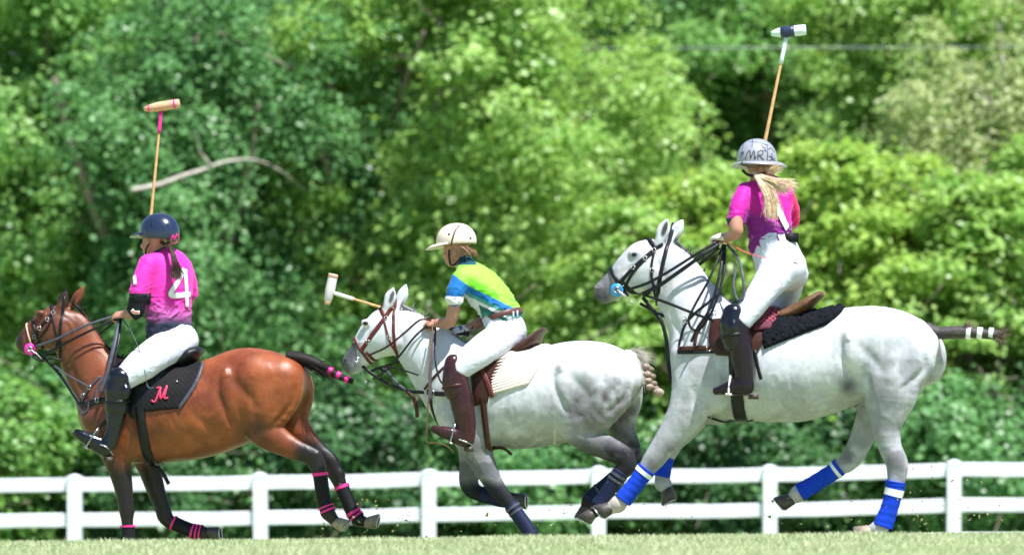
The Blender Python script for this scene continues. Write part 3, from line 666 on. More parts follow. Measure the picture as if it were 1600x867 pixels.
def ex_B(u, v, q, n, n2, mix):
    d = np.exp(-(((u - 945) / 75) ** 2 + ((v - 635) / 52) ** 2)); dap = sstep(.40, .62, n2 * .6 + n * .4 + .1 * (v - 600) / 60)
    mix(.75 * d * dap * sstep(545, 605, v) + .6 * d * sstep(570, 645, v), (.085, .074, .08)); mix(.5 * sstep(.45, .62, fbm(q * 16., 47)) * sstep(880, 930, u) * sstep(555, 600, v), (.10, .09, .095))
    mix(.75 * np.exp(-(((u - 874) / 6) ** 2 + ((v - 576) / 9) ** 2)), (.16, .14, .145))
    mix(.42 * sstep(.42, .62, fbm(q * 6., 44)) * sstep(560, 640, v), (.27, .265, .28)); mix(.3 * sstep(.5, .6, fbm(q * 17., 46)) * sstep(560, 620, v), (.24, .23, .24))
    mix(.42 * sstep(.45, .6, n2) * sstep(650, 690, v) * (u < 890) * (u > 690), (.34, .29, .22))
    hl = sstep(655, 715, v + 26 * (n2 - .5) + (u - 930) * .18) * (u > 868); mix(.98 * hl, (.013, .012, .016)); mix(.22 * hl * sstep(.52, .66, n2) * sstep(735, 700, v), (.3, .28, .3))
    fl = sstep(655, 712, v + 34 * (n2 - .5) - 6 * (u < 735)) * (u < 865); mix(.9 * fl, (.075, .078, .09)); mix(.5 * fl * sstep(.48, .6, n2), (.3, .3, .31)); mix(sstep(742, 765, v + 20 * (n2 - .5)) * (u < 865), (.014, .015, .02))
    mix(.92 * sstep(566, 544, u + .25 * (v - 570)) * (v > 535), (.028, .028, .034)); mix(.6 * sstep(.4, .7, n2) * sstep(575, 560, u) * (v > 535), (.15, .15, .165))
    mix(.97 * np.exp(-(((u - 538.5) / 4.5) ** 2 + ((v - 565) / 4.5) ** 2)), (.01, .01, .012))
    mix(.9 * (q[:, 1] < -.035) * sstep(1.15, .75, np.sqrt(((u - 612 + (v - 464) * .28) / 3.8) ** 2 + ((v - 464) / 11.) ** 2)), (.03, .027, .03))
    mix(.7 * sstep(.06, .02, np.abs(q[:, 1] - .0)) * (u > 985) * (v < 640), (.1, .09, .09))
def ex_C(u, v, q, n, n2, mix):
    mix(.2 * sstep(.62, .74, vnoise(q * 55., 8)) * sstep(470, 560, v), (.3, .28, .27)); mix(.35 * sstep(.5, .64, n2) * sstep(600, 655, v), (.36, .35, .35)); mix(.75 * sstep(.34, .6, n2) * sstep(1290, 1380, u) * sstep(495, 580, v), (.22, .225, .255)); mix(.5 * sstep(550, 655, v), (.26, .265, .29)); mix(.45 * sstep(.42, .6, fbm(q * 7., 52)) * sstep(500, 600, v), (.26, .26, .285)); mix(.3 * sstep(.46, .62, fbm(q * 8., 53)) * (u < 1120), (.28, .28, .30)); mix(.22 * sstep(.66, .75, vnoise(q * 38., 61)) * sstep(560, 640, v), (.2, .17, .15))  # grey mottling, with shade put into the coat at hindquarters and belly
    for cu, cv, r in ((1402, 722, 20), (1325, 712, 18), (1018, 724, 15), (1043, 702, 14)):
        mix(.8 * np.exp(-(((u - cu) / r) ** 2 + ((v - cv) / r) ** 2)) * sstep(.4, .58, n2), (.11, .108, .115))
    mix(.97 * np.exp(-(((u - 933.5) / 5.5) ** 2 + ((v - 447) / 5.5) ** 2)), (.01, .01, .012))
    mix(.92 * sstep(972, 944, u) * sstep(395, 436, v) * (v < 490), (.025, .025, .032)); mix(.5 * sstep(1000, 960, u) * sstep(.42, .6, n2) * (v < 480), (.22, .22, .24))
    mix(.75 * np.exp(-(((u - 991) / 9) ** 2 + ((v - 398) / 7) ** 2)), (.06, .06, .065))
    mix(.93 * (q[:, 1] < -.04) * sstep(1.15, .75, np.sqrt(((u - 1038.5 + (v - 358) * .3) / 4.6) ** 2 + ((v - 358) / 13.) ** 2)), (.02, .018, .02))
    mix(.85 * np.exp(-(((u - 1324) / 12) ** 2 + ((v - 604) / 14) ** 2)), (.06, .06, .07)); mix(.7 * sstep(.05, .015, np.abs(q[:, 1])) * (u > 1445) * (v < 620), (.1, .1, .11))
    mix(.6 * sstep(760, 775, v) * (u < 1000), (.5, .40, .33)); mix(.5 * sstep(765, 775, v) * (u > 1200) * (u < 1260), (.42, .33, .28))
B = dict(label="dappled grey horse galloping in the middle with braided tail and navy boots", coat=coat_g, col=grey_col(0, 0, 0, ex_B),
    torso=[(704, 556, 668, .17), (732, 540, 690, .22), (768, 536, 699, .26), (812, 544, 701, .29), (858, 541, 695, .285), (903, 532, 680, .26), (942, 534, 655, .225), (972, 551, 625, .16)],
    neck=[(623, 516, 32, .072), (637, 521, 36, .078), (655, 539, 41, .095), (679, 562, 50, .125), (706, 592, 58, .17)],
    head=[(620, 510, 33, .08), (604, 519, 38, .095), (587, 530, 32, .09), (571, 546, 24, .07), (559, 559, 19.5, .058), (550, 569, 17.5, .056), (547, 573, 15, .05)],
    legs=[dict(l=-.14, k=.04, st=[(930, 592, 54, .13, -.13), (925, 632, 46, .12, -.14), (902, 660, 34, .095, -.14), (918, 684, 23, .065), (946, 698, 19, .052), (970, 710, 17, .046), (980, 724, 15, .042), (968, 740, 11.5, .036), (944, 780, 10.5, .034), (936, 792, 11), (927, 801, 9)]),
          dict(l=.15, k=.04, st=[(955, 600, 46, .12, .13), (966, 640, 32, .10, .15), (974, 672, 20, .07), (986, 702, 16, .05), (988, 722, 14.5, .042), (965, 744, 11, .036), (930, 772, 10.5, .034), (921, 783, 11), (916, 792, 9)]),
          dict(l=-.14, k=.04, st=[(728, 640, 42, .09, -.12), (738, 684, 30, .08, -.13), (750, 714, 22, .062), (764, 742, 17, .05), (778, 765, 14, .044), (787, 775, 12.5, .042), (799, 790, 10), (822, 822, 9.5), (831, 836, 10.5), (836, 846, 9)]),
          dict(l=.14, k=.04, st=[(738, 680, 28, .08, .12), (737, 716, 20, .062), (733, 745, 16, .05), (736, 762, 14.5, .046), (752, 772, 11.5), (780, 779, 10), (794, 780, 10.5), (803, 778, 9)])],
    muscle=[(955, 605, 34, 46, .10, -.13, 0, .05), (980, 612, 24, 42, .10, .15, 0, .05), (915, 580, 38, 38, .13, -.10, 20, .07), (874, 594, 18, 30, .08, -.18, 0, .06),
            (730, 640, 28, 46, .07, -.16, -20, .05), (750, 670, 22, 28, .05, -.17, 0, .06)],
    cut=[], hip=((868, 572), (866, 662), (990, 592)), jowl=(607, 528, 23),
    lines=[([(632, 566), (648, 590), (664, 612), (690, 640)], 7, .009), ([(742, 560), (722, 585), (704, 615), (694, 642)], 8, .008), ([(756, 590), (752, 630), (758, 670)], 8, .010),
           ([(548, 583), (562, 578)], 2.5, .006), ([(592, 508), (566, 530)], 5, .007), ([(612, 505), (624, 532), (616, 552)], 5, .009), ([(808, 640), (838, 668), (862, 668)], 9, .006), ([(790, 640), (800, 672)], 6, .003)],
    eye=(571, 505), nostril=(539, 564), cheek=((598, 520), (564, 545)),
    ears=[(606, 478, 615, 449, -.045, 9.5), (624, 476, 635, 443, .05, 9)],
    hooves=[((926, 801), (-.5, .85), (-.9, -.3), -.14, hoofm), ((916, 792), (-.1, 1), (-1, 0), .15, hoofm), ((836, 845), (.1, 1), (-1, .3), -.14, hoofm), ((805, 778), (.98, 0.), (.1, 1.), .14, hoofm)])
C = dict(label="white-grey horse cantering at the right with blue leg wraps", coat=coat_g, col=grey_col(0, 0, 0, ex_C),
    torso=[(1084, 506, 610, .165), (1112, 484, 642, .215), (1150, 476, 655, .255), (1195, 486, 659, .285), (1242, 493, 659, .295), (1288, 489, 646, .285), (1332, 480, 626, .265), (1376, 479, 605, .245), (1415, 493, 590, .215), (1440, 509, 566, .15)],
    neck=[(1030, 414, 36, .072), (1044, 421, 40, .08), (1060, 443, 44, .095), (1076, 472, 48, .12), (1094, 503, 54, .15), (1106, 535, 60, .19)],
    head=[(1028, 408, 37, .08), (1008, 417, 41, .095), (987, 428, 33, .09), (967, 441, 24, .07), (953, 451, 20.5, .058), (943, 458, 18, .056), (940, 460, 15.5, .05)],
    legs=[dict(l=-.14, k=.04, st=[(1390, 566, 56, .13, -.13), (1392, 606, 46, .12, -.14), (1387, 640, 34, .09, -.14), (1385, 670, 22, .066), (1391, 698, 18, .054), (1401, 722, 17.5, .048), (1402, 740, 16, .044), (1398, 760, 12.5, .038), (1389, 792, 11.5, .036), (1380, 818, 12.5), (1372, 826, 11.5), (1362, 829, 10)]),
          dict(l=.14, k=.04, st=[(1410, 570, 50, .12, .13), (1392, 610, 38, .10, .14), (1365, 645, 26, .075), (1350, 678, 20, .06), (1336, 706, 17, .05), (1324, 722, 15.5, .046), (1305, 734, 12, .038), (1268, 758, 11.5, .036), (1248, 770, 12), (1238, 778, 10)]),
          dict(l=-.14, k=.04, st=[(1100, 560, 52, .09, -.12), (1090, 606, 42, .085, -.13), (1073, 645, 31, .075), (1050, 678, 23, .06), (1031, 704, 18.5, .052), (1018, 722, 16, .048), (1005, 740, 12.5, .04), (979, 774, 11, .036), (966, 787, 12), (955, 793, 10)]),
          dict(l=.14, k=.04, st=[(1105, 600, 36, .08, .12), (1078, 656, 24, .065), (1052, 688, 18, .052), (1043, 706, 15.5, .048), (1038, 722, 12), (1034, 746, 11), (1036, 755, 11.5), (1042, 763, 9.5)])],
    muscle=[(1428, 556, 34, 46, .10, -.12, 0, .05), (1455, 560, 24, 40, .10, .15, 0, .05), (1378, 525, 42, 40, .13, -.12, 20, .06), (1330, 540, 24, 40, .1, -.19, 0, .06),
            (1095, 575, 28, 52, .08, -.15, -20, .05), (1118, 610, 24, 34, .05, -.165, 0, .06), (1120, 650, 20, 14, .06, .1, 0, .05)],
    cut=[], hip=((1316, 522), (1338, 628), (1456, 548)), jowl=(1012, 428, 25),
    lines=[([(1038, 470), (1050, 500), (1062, 530), (1074, 560)], 7, .009), ([(1124, 500), (1100, 530), (1078, 560), (1064, 586)], 8, .008), ([(1138, 540), (1134, 590), (1140, 630)], 8, .010), ([(1084, 600), (1092, 640)], 8, .007),
           ([(940, 470), (956, 464)], 2.5, .006), ([(1000, 404), (968, 428)], 5, .007), ([(1020, 402), (1034, 430), (1026, 456)], 5, .009), ([(1270, 600), (1300, 626), (1326, 622)], 9, .007), ([(1210, 590), (1222, 625)], 6, .003), ([(1235, 590), (1248, 625)], 6, .003)],
    eye=(991, 398), nostril=(933, 447), cheek=((1003, 420), (962, 436)),
    ears=[(1032, 374, 1043, 341, -.045, 10.5), (1050, 373, 1067, 343, .05, 10)],
    hooves=[((1360, 829), (-.75, .5), (-.8, -.5), -.14, hoof_pale), ((1236, 780), (-.72, .6), (-.65, -.6), .14, hoofm), ((954, 793), (-.75, .62), (-.6, -.75), -.14, hoofm), ((1043, 764), (.45, .9), (-.9, .5), .14, hoofm)])
bA, hA = build_horse(FA, A); bB, hB = build_horse(FB, B); bC, hC = build_horse(FC, C)
# ------------------------------------------------------------------ tack
blk = mat("black_leather", (.006, .0065, .009), .42, spec=.28, var=.2, vscale=30., bump=.1, bscale=120.)
grey_l = mat("worn_strap", (.06, .065, .085), .45, spec=.25, var=.2, vscale=40., bump=.1, bscale=150.)
brn = mat("brown_leather", (.045, .017, .012), .36, spec=.22, var=.25, vscale=20., bump=.12, bscale=110.)
tan_l = mat("tan_leather", (.115, .058, .030), .5, spec=.22, var=.25, vscale=18., bump=.15, bscale=100.)
red_l = mat("red_leather", (.10, .022, .018), .42, spec=.22, var=.2, vscale=25., bump=.1, bscale=120.)
pinkm = mat("pink_trim", (.72, .02, .24), .55, var=.06, vscale=20., bump=.1, bscale=120.)
whitem = mat("white_trim", (.75, .75, .76), .5, var=.06, vscale=20.)
navyc = mat("navy_boot", (.007, .012, .042), .6, spec=.2, var=.2, vscale=20., bump=.15, bscale=120.)
blackc = mat("black_boot", (.007, .007, .010), .6, spec=.2, var=.2, vscale=20., bump=.15, bscale=120.)
bluew = mat("blue_fleece", (.008, .05, .52), .85, var=.12, vscale=22., bump=.35, bscale=140., spec=.15)
hairb = mat("black_hair", (.010, .007, .006), .55, spec=.2, var=.3, vscale=60., bump=.5, bscale=120.)
hairt = mat("taupe_hair", (.15, .10, .075), .6, var=.35, vscale=60., bump=.5, bscale=120.)
hairw = mat("cream_hair", (.45, .41, .36), .6, var=.15, vscale=40., bump=.3, bscale=120.)
NRM = V(0, -1, 0)
def free(F, pts, w, th=.004, mb=None, n=8, nrm=NRM):
    C = catmull(np.array([F.P(*p) for p in pts]), n); return (mb or MB()).ribbon(C, nrm, w, th)
def pxtube(F, pts, rad, mb=None, n=8, sides=8):
    C = catmull(np.array([F.P(*p) for p in pts]), n); r = np.interp(np.linspace(0, 1, len(C)), np.linspace(0, 1, len(np.atleast_1d(rad))), np.atleast_1d(rad)); return (mb or MB()).tube(C, r, sides)
def patch(F, body, left, right, off, thick, nu=14, nv=14, side=-1, fn=None, mirror=None):
    """Slab lying on the body between two edge lines drawn in photo pixels (top to bottom)."""
    Lc = catmull(np.array(left, float), 8); Rc = catmull(np.array(right, float), 8); rs = lambda C, m: np.stack([np.interp(np.linspace(0, 1, m), np.linspace(0, 1, len(C)), C[:, k]) for k in (0, 1)], 1)
    Lc, Rc = rs(Lc, nv), rs(Rc, nv); t = np.linspace(0, 1, nu)[None, :, None]; uv = (Lc[:, None] * (1 - t) + Rc[:, None] * t).reshape(-1, 2); p, g = F.hit(body, uv, off, -1)
    p = p.reshape(nv, nu, 3); g = g.reshape(nv, nu, 3)
    for _ in range(2):
        q = p.copy(); q[1:-1, 1:-1] = .4 * p[1:-1, 1:-1] + .15 * (p[:-2, 1:-1] + p[2:, 1:-1] + p[1:-1, :-2] + p[1:-1, 2:]); p = q
    if side > 0: p = p * (1, -1, 1); g = g * (1, -1, 1)
    S, T = np.meshgrid(np.linspace(0, 1, nu), np.linspace(0, 1, nv)); th = thick if fn is None else thick + fn(S, T, uv.reshape(nv, nu, 2))
    edge = np.minimum(np.minimum(S, 1 - S) * nu, np.minimum(T, 1 - T) * nv); th = th * np.clip(.35 + .65 * edge / 1.5, 0, 1)
    o = p + g * np.asarray(th)[..., None]; v = np.vstack([p.reshape(-1, 3), o.reshape(-1, 3)]); N = nu * nv; f = []
    for j in range(nv - 1):
        for i in range(nu - 1):
            a = j * nu + i; q = (a, a + 1, a + nu + 1, a + nu); f.append(tuple(N + k for k in q)); f.append(q[::-1])
    bd = [(i, i + 1) for i in range(nu - 1)] + [(j * nu + nu - 1, (j + 1) * nu + nu - 1) for j in range(nv - 1)] + [((nv - 1) * nu + i + 1, (nv - 1) * nu + i) for i in range(nu - 1)][::-1] + [((j + 1) * nu, j * nu) for j in range(nv - 1)][::-1]
    for a, b in bd: f.append((a, b, N + b, N + a))
    if side > 0: f = [q[::-1] for q in f]
    return MB().add(v, f)
def head_loop(F, body, a, b, off=.003, n=34):
    """Closed strap points round the head or neck in the plane through pixels a and b."""
    pa, pb = F.P(*a), F.P(*b); return loop_on(body, (pa + pb) / 2, unit(pb - pa), V(0, 1, 0), off, n, .4)
def buckle(F, body, uv, size=.022, mb=None, ang=0.):
    p, g = F.hit(body, [uv], .006); n = g[0]; u = unit(np.cross(n, V(0, 0, 1))); w = np.cross(n, u); ca, sa = math.cos(ang), math.sin(ang); u, w = ca * u + sa * w, -sa * u + ca * w
    s = size / 2; m = mb or MB(); c = [p[0] + u * s * x + w * s * 1.2 * y for x, y in ((-1, -1), (1, -1), (1, 1), (-1, 1), (-1, -1))]
    for i in range(4): m.tube([c[i], c[i + 1]], .0028, 6)
    return m
def bridle(F, body, label, D):
    m0 = D["mat"]; r = F.thing("bridle", F.P(*D["base"]), label, "bridle")
    for nm, a, b, w in D["loops"]:
        p, g = head_loop(F, body, a, b, .002); F.part(nm, MB().ribbon(p, g, w, .005, True), D.get(nm, m0), r)
    for nm, uv, w in D["straps"]:
        F.part(nm, F.strap(body, uv, w * 1.25, .005, .002), D.get(nm, m0), r)
    for uv in D["buckles"]: F.part("buckle", buckle(F, body, uv, .022), metal, r)
    du, dv, dr = D["bit"]
    p, g = F.hit(body, [(du, dv)], .008)
    if D.get("disc"): F.part("bit_guard", MB().disc(p[0] + g[0] * .004, g[0] * .8 + NRM * .6, dr / F.s, .01, 24, dr / F.s * .24), D["disc"], r)
    bm = MB(); c = p[0] + NRM * .012; bm.disc(c, NRM, .022, .006, 18, .014)
    for su, sv in D["shank"]: bm.tube(catmull([c, (c + F.P(su, sv, p[0][1] - .012)) / 2 + V(.006, 0, 0), F.P(su, sv, p[0][1] - .012)], 5), .0026, 7)
    for s in D["shank"][:1]: bm.disc(F.P(s[0], s[1], p[0][1] - .012), NRM, .011, .004, 14, .006)
    bm.tube([p[0], p[0] * (1, -1, 1)], .006, 8); F.part("bit", bm, metal, r)
    for nm, pts, w, mm in D["free"]: F.part(nm, free(F, pts, w * 1.2), mm, r)
    return r
def strap_set(F, body, name, label, cat, base, items, buckles=(), fr=()):
    r = F.thing(name, F.P(*base), label, cat)
    for nm, uv, w, mm in items: F.part(nm, F.strap(body, uv, w, .006, .002), mm, r)
    for nm, pts, w, mm in fr: F.part(nm, free(F, pts, w), mm, r)
    for uv in buckles: F.part("buckle", buckle(F, body, uv, .028), metal, r)
    return r
pale_pk = mat("pale_noseband", (.62, .40, .33), .7)
skyb = mat("blue_plastic", (.04, .30, .78), .35)
pinkp = mat("pink_plastic", (.85, .03, .42), .35)
# --- bay horse
bridle(FA, bA, "black bridle with bright pink bit guard on the bay horse", dict(mat=blk, base=(46, 545), noseband=pale_pk,
    loops=[("crownpiece", (103, 470), (97, 548), .022), ("noseband", (41, 502), (58, 558), .012), ("cavesson", (52, 496), (72, 555), .018)],
    straps=[("browband", [(79, 468), (80, 478), (84, 489)], .024), ("cheekpiece", [(86, 486), (74, 498), (60, 515), (51, 532), (48, 541)], .018), ("cheekpiece", [(83, 489), (79, 504), (68, 520), (58, 536)], .014), ("throatlatch", [(82, 492), (85, 512), (90, 532), (86, 548)], .013)],
    buckles=[(83, 489), (74, 499), (62, 513), (54, 526)], bit=(47, 544, 9.5), disc=pinkp, shank=[(50, 575), (66, 561)],
    free=[("rein", [(56, 541, -.09), (90, 529, -.13), (135, 508, -.14), (182, 493, -.08)], .016, grey_l), ("rein", [(66, 556, -.09), (100, 537, -.13), (140, 517, -.14), (184, 497, -.08)], .016, blk),
          ("rein", [(66, 556, .08), (110, 548, .14), (150, 526, .12), (182, 500, -.03)], .014, blk), ("chin_strap", [(52, 557, -.05), (64, 564, -.06), (80, 560, -.07), (97, 563, -.06)], .014, blk),
          ("rein_end", [(187, 498, -.1), (178, 540, -.22), (168, 580, -.28), (157, 614, -.30)], .026, grey_l), ("rein_end", [(189, 498, -.1), (184, 536, -.22), (176, 575, -.30)], .018, blk)]))
strap_set(FA, bA, "breast_collar", "black breast collar with martingale straps on the bay horse", "breast collar", (130, 640),
    [("chest_strap", [(122, 630), (134, 632), (150, 627), (178, 622)], .045, blk), ("neck_strap", [(150, 626), (152, 606), (168, 585), (188, 566)], .022, grey_l), ("neck_strap", [(128, 628), (140, 606), (158, 588)], .02, grey_l), ("chest_strap", [(126, 634), (130, 646), (138, 640), (139, 628)], .02, grey_l)],
    [(140, 605), (130, 618), (152, 625)],
    [("martingale", [(60, 553, -.04), (76, 566, -.05), (96, 588, -.06), (112, 612, -.08), (124, 630, -.12)], .026, blk), ("draw_rein", [(84, 571, -.08), (104, 585, -.13), (124, 596, -.16), (140, 605, -.18)], .014, grey_l)])
# --- middle grey
bridle(FB, bB, "reddish brown leather bridle on the dappled grey horse", dict(mat=red_l, base=(558, 562),
    loops=[("crownpiece", (617, 476), (622, 552), .022), ("noseband", (555, 529), (583, 572), .022)],
    straps=[("browband", [(591, 474), (595, 484), (602, 495)], .024), ("cheekpiece", [(612, 480), (602, 496), (588, 514), (574, 534), (564, 548)], .026), ("throatlatch", [(600, 500), (605, 520), (611, 538), (620, 551)], .013), ("noseband_drop", [(572, 550), (582, 560), (596, 571)], .02)],
    buckles=[(603, 497), (575, 534), (608, 527)], bit=(559, 562, 8), disc=None, shank=[(571, 597), (557, 580), (558, 548)],
    free=[("rein", [(576, 555, -.09), (604, 542, -.13), (632, 520, -.15), (656, 500, -.14), (674, 500, -.1)], .013, brn), ("rein", [(583, 592, -.07), (604, 578, -.13), (624, 556, -.15), (648, 526, -.15), (672, 504, -.1)], .013, blk),
          ("rein", [(590, 575, .08), (620, 566, .13), (640, 562, .13)], .013, blk), ("chin_strap", [(576, 582, -.03), (592, 575, -.04), (600, 580, -.04), (612, 572, -.04)], .018, blk),
          ("rein_end", [(678, 510, -.1), (675, 550, -.2), (672, 585, -.24), (672, 625, -.26)], .022, grey_l), ("rein_end", [(680, 510, -.1), (680, 560, -.22), (686, 590, -.26), (694, 602, -.27)], .012, blk)]))
strap_set(FB, bB, "breast_collar", "dark breast collar with martingale on the dappled grey horse", "breast collar", (680, 640),
    [("chest_strap", [(668, 612), (684, 615), (700, 615), (722, 612)], .036, blk), ("neck_strap", [(664, 608), (676, 592), (694, 574), (716, 556)], .018, brn), ("chest_strap", [(672, 618), (676, 640), (684, 662)], .026, blk)],
    [(676, 614)],
    [("martingale", [(564, 570, -.03), (584, 586, -.04), (612, 602, -.05), (640, 611, -.06), (666, 613, -.1)], .024, blk), ("martingale", [(600, 574, -.05), (618, 596, -.06), (634, 610, -.07)], .02, grey_l), ("draw_rein", [(598, 572, -.07), (626, 577, -.1), (654, 586, -.12)], .013, blk),
     ("hanging_strap", [(636, 612, -.08), (646, 622, -.09), (651, 640, -.09), (652, 652, -.09)], .028, brn)])
# --- right grey
bridle(FC, bC, "black bridle with round blue bit guard on the white-grey horse", dict(mat=blk, base=(963, 453),
    loops=[("crownpiece", (1046, 374), (1030, 460), .028), ("noseband", (955, 420), (984, 468), .026)],
    straps=[("browband", [(1010, 366), (1016, 377), (1026, 388)], .026), ("cheekpiece", [(1040, 378), (1024, 389), (1006, 404), (988, 420), (970, 440)], .02), ("cheekpiece", [(1022, 393), (1009, 405), (994, 420), (984, 434), (978, 446)], .016), ("throatlatch", [(1022, 394), (1018, 414), (1018, 432), (1022, 450), (1024, 466)], .014), ("noseband_drop", [(968, 438), (980, 450), (994, 460), (1006, 464)], .032)],
    buckles=[(1022, 391), (1008, 404), (990, 418), (1019, 422), (996, 462)], bit=(964, 452, 10.5), disc=skyb, shank=[(986, 474), (974, 446), (980, 464)],
    free=[("rein", [(983, 452, -.1), (1010, 443, -.14), (1042, 426, -.15), (1085, 399, -.15), (1120, 378, -.1)], .016, blk), ("rein", [(1004, 459, -.1), (1030, 446, -.14), (1062, 424, -.15), (1096, 400, -.15), (1123, 382, -.1)], .022, blk),
          ("rein", [(1004, 462, .1), (1050, 440, .14), (1090, 415, .13), (1124, 387, -.02)], .018, blk), ("draw_rein", [(1008, 461, -.11), (1045, 474, -.16), (1085, 490, -.2), (1116, 501, -.24)], .016, blk),
          ("chin_strap", [(1000, 474, -.03), (1018, 484, -.04), (1034, 492, -.05), (1048, 498, -.06)], .018, blk),
          ("hanging_strap", [(1004, 464, -.05), (1020, 484, -.07), (1034, 504, -.09), (1041, 530, -.1), (1044, 560, -.1), (1047, 594, -.1)], .022, blk),
          ("rein_end", [(1130, 382, -.1), (1110, 432, -.22), (1084, 480, -.26), (1076, 500, -.26), (1082, 514, -.26), (1096, 512, -.27), (1116, 478, -.27), (1130, 430, -.2), (1133, 384, -.1)], .014, blk),
          ("rein_end", [(1132, 382, -.1), (1124, 430, -.22), (1110, 480, -.28), (1090, 512, -.28), (1080, 534, -.27)], .016, blk),
          ("rein_end", [(1136, 382, -.1), (1152, 402, -.2), (1160, 430, -.3), (1162, 462, -.33), (1152, 468, -.33), (1146, 445, -.3), (1150, 420, -.25)], .015, grey_l)]))
strap_set(FC, bC, "breast_collar", "brown leather breast collar with buckle on the white-grey horse", "breast collar", (1075, 545),
    [("chest_strap", [(1060, 545), (1074, 545), (1092, 544), (1112, 544)], .036, brn), ("chest_strap", [(1060, 551), (1080, 551), (1104, 550), (1118, 550)], .018, blk), ("neck_strap", [(1062, 540), (1068, 515), (1080, 495), (1110, 470), (1128, 458)], .018, blk), ("neck_strap", [(1086, 540), (1090, 520), (1108, 492)], .022, brn)],
    [(1108, 544), (1116, 488), (1072, 500)])
# ------------------------------------------------------------------ leg wraps, boots, tails, manes
def band_on(F, root, rows, l, material, inf): return F.part("band", sleeve(F, rows, l, inf), material, root)
def sub(rows, a, b):
    A = catmull(np.array(rows, float), 10); n = len(A) - 1; t = np.linspace(a, b, 4) * n; return [tuple(np.interp(q, np.arange(n + 1), A[:, k]) for k in range(3)) for q in t]
def leg_boot(F, root, name, rows, l, mm, bands, inf=.006, ridges=0, lab=None):
    o = F.part(name, sleeve(F, rows, l, inf, ridges), mm, root)
    for a, b, bm in bands: F.part("band", sleeve(F, sub(rows, a, b), l, inf + .0045), bm, o)
    return o
leg_boot(FA, hA, "leg_boot", [(500, 738, 10.6), (503, 762, 10.2), (507, 784, 10), (513, 800, 11)], -.14, blackc, [(0, .07, pinkm), (.78, .83, pinkm), (.90, .97, pinkm)])
leg_boot(FA, hA, "leg_boot", [(533, 758, 10.4), (541, 778, 10.2), (551, 799, 10.2), (559, 810, 11.5)], .14, blackc, [(0, .08, pinkm), (.66, .76, pinkm), (.84, .93, pinkm)])
leg_boot(FA, hA, "leg_boot", [(199.5, 820, 9.9), (200, 836, 9.6), (199.5, 856, 11)], -.14, blackc, [(0, .1, pinkm)])
leg_boot(FA, hA, "leg_boot", [(270, 816, 10.2), (286, 823, 9.8), (302, 829, 10), (316, 832, 11)], .14, blackc, [(0, .06, pinkm), (.62, .68, pinkm), (.76, .82, pinkm), (.9, .96, pinkm)])
for rows, l, bb in (([(971, 736, 12), (958, 757, 11.5), (944, 779, 11.5), (936, 790, 12.5)], -.14, [(.08, .14, grey_l), (.2, .25, grey_l)]), ([(962, 746, 11.5), (946, 759, 11), (930, 772, 11), (921, 783, 12)], .15, [(.5, .55, grey_l)]),
                    ([(798, 788, 10.5), (810, 805, 10.2), (822, 822, 10.4), (830, 836, 11.5)], -.14, [(.06, .12, grey_l), (.2, .25, grey_l)]), ([(752, 772, 12), (768, 776, 11), (784, 780, 11), (796, 780, 11.5)], .14, [])):
    leg_boot(FB, hB, "leg_boot", rows, l, navyc, bb)
for rows, l, bb in (([(1400, 752, 14.5), (1397, 768, 12.8), (1389, 796, 12.6), (1379, 822, 14.5)], -.14, [(.26, .42, whitem)]), ([(1312, 729, 13.2), (1300, 738, 12.2), (1272, 756, 12.2), (1250, 769, 13)], .14, [(.14, .26, whitem)]),
                    ([(1011, 732, 14), (1004, 741, 13), (990, 760, 12.2), (973, 781, 13)], -.14, [(.14, .32, whitem)]), ([(1040, 714, 13), (1037, 728, 12), (1034, 744, 12.2)], .14, [])):
    leg_boot(FC, hC, "leg_wrap", rows, l, bluew, bb, .006, 7)
def hairs(F, guides, n, r0, spread, seed, m=None, seg=6):
    """Strands that follow one of the guide curves, each a thin tapered tube."""
    r = np.random.default_rng(seed); m = m or MB()
    for k in range(n):
        g = np.array([F.P(*q) for q in guides[r.integers(len(guides))]]); o = r.normal(0, spread, 3); e = r.normal(0, spread * 1.6, 3); t = np.linspace(0, 1, len(g))[:, None]
        C = catmull(g + o * (.4 + .6 * t) + e * t ** 2, seg); m.tube(C, np.linspace(r0, r0 * .25, len(C)), 4, caps=False)
    return m
# tails
t = FA.part("tail", pxtube(FA, [(448, 558, 0), (466, 560, 0), (488, 566, .0), (508, 576, .0), (530, 588, .0), (552, 596, .0)], [.05, .052, .048, .036, .026, .022]), hairb, hA)
FA.part("hair", hairs(FA, [[(450, 558, 0), (480, 566, 0), (505, 578, 0), (516, 586, 0)]], 240, .0024, .024, 1), hairb, t)
for a, b in ((513, 519), (526, 532), (539, 545)): FA.part("tape", pxtube(FA, [(a, 577 + (a - 510) * .48, 0), (b, 577 + (b - 510) * .48, 0)], [.034 - (a - 513) * .0003] * 2, n=3, sides=12), pinkm, t)
t = FC.part("tail", pxtube(FC, [(1446, 514, 0), (1466, 520, 0), (1490, 519, 0), (1515, 519, 0), (1540, 522, 0), (1562, 523, 0)], [.05, .04, .042, .036, .032, .03]), mat("grey_tail", (.035, .028, .028), .6, var=.4, vscale=40., bump=.5, bscale=120.), hC)
FC.part("hair", hairs(FC, [[(1450, 515, 0), (1480, 520, 0), (1510, 518, 0)], [(1500, 517, 0), (1512, 511, 0), (1516, 507, 0)], [(1552, 522, 0), (1564, 522, 0), (1570, 518, 0)], [(1545, 524, 0), (1560, 527, 0), (1568, 530, 0)]], 220, .0022, .016, 2), hairt, t)
for a, b in ((1510, 1517), (1527, 1535), (1545, 1552)): FC.part("tape", pxtube(FC, [(a, 520.3, 0), (b, 521, 0)], [.042 - (a - 1510) * .00016] * 2, n=3, sides=12), whitem, t)
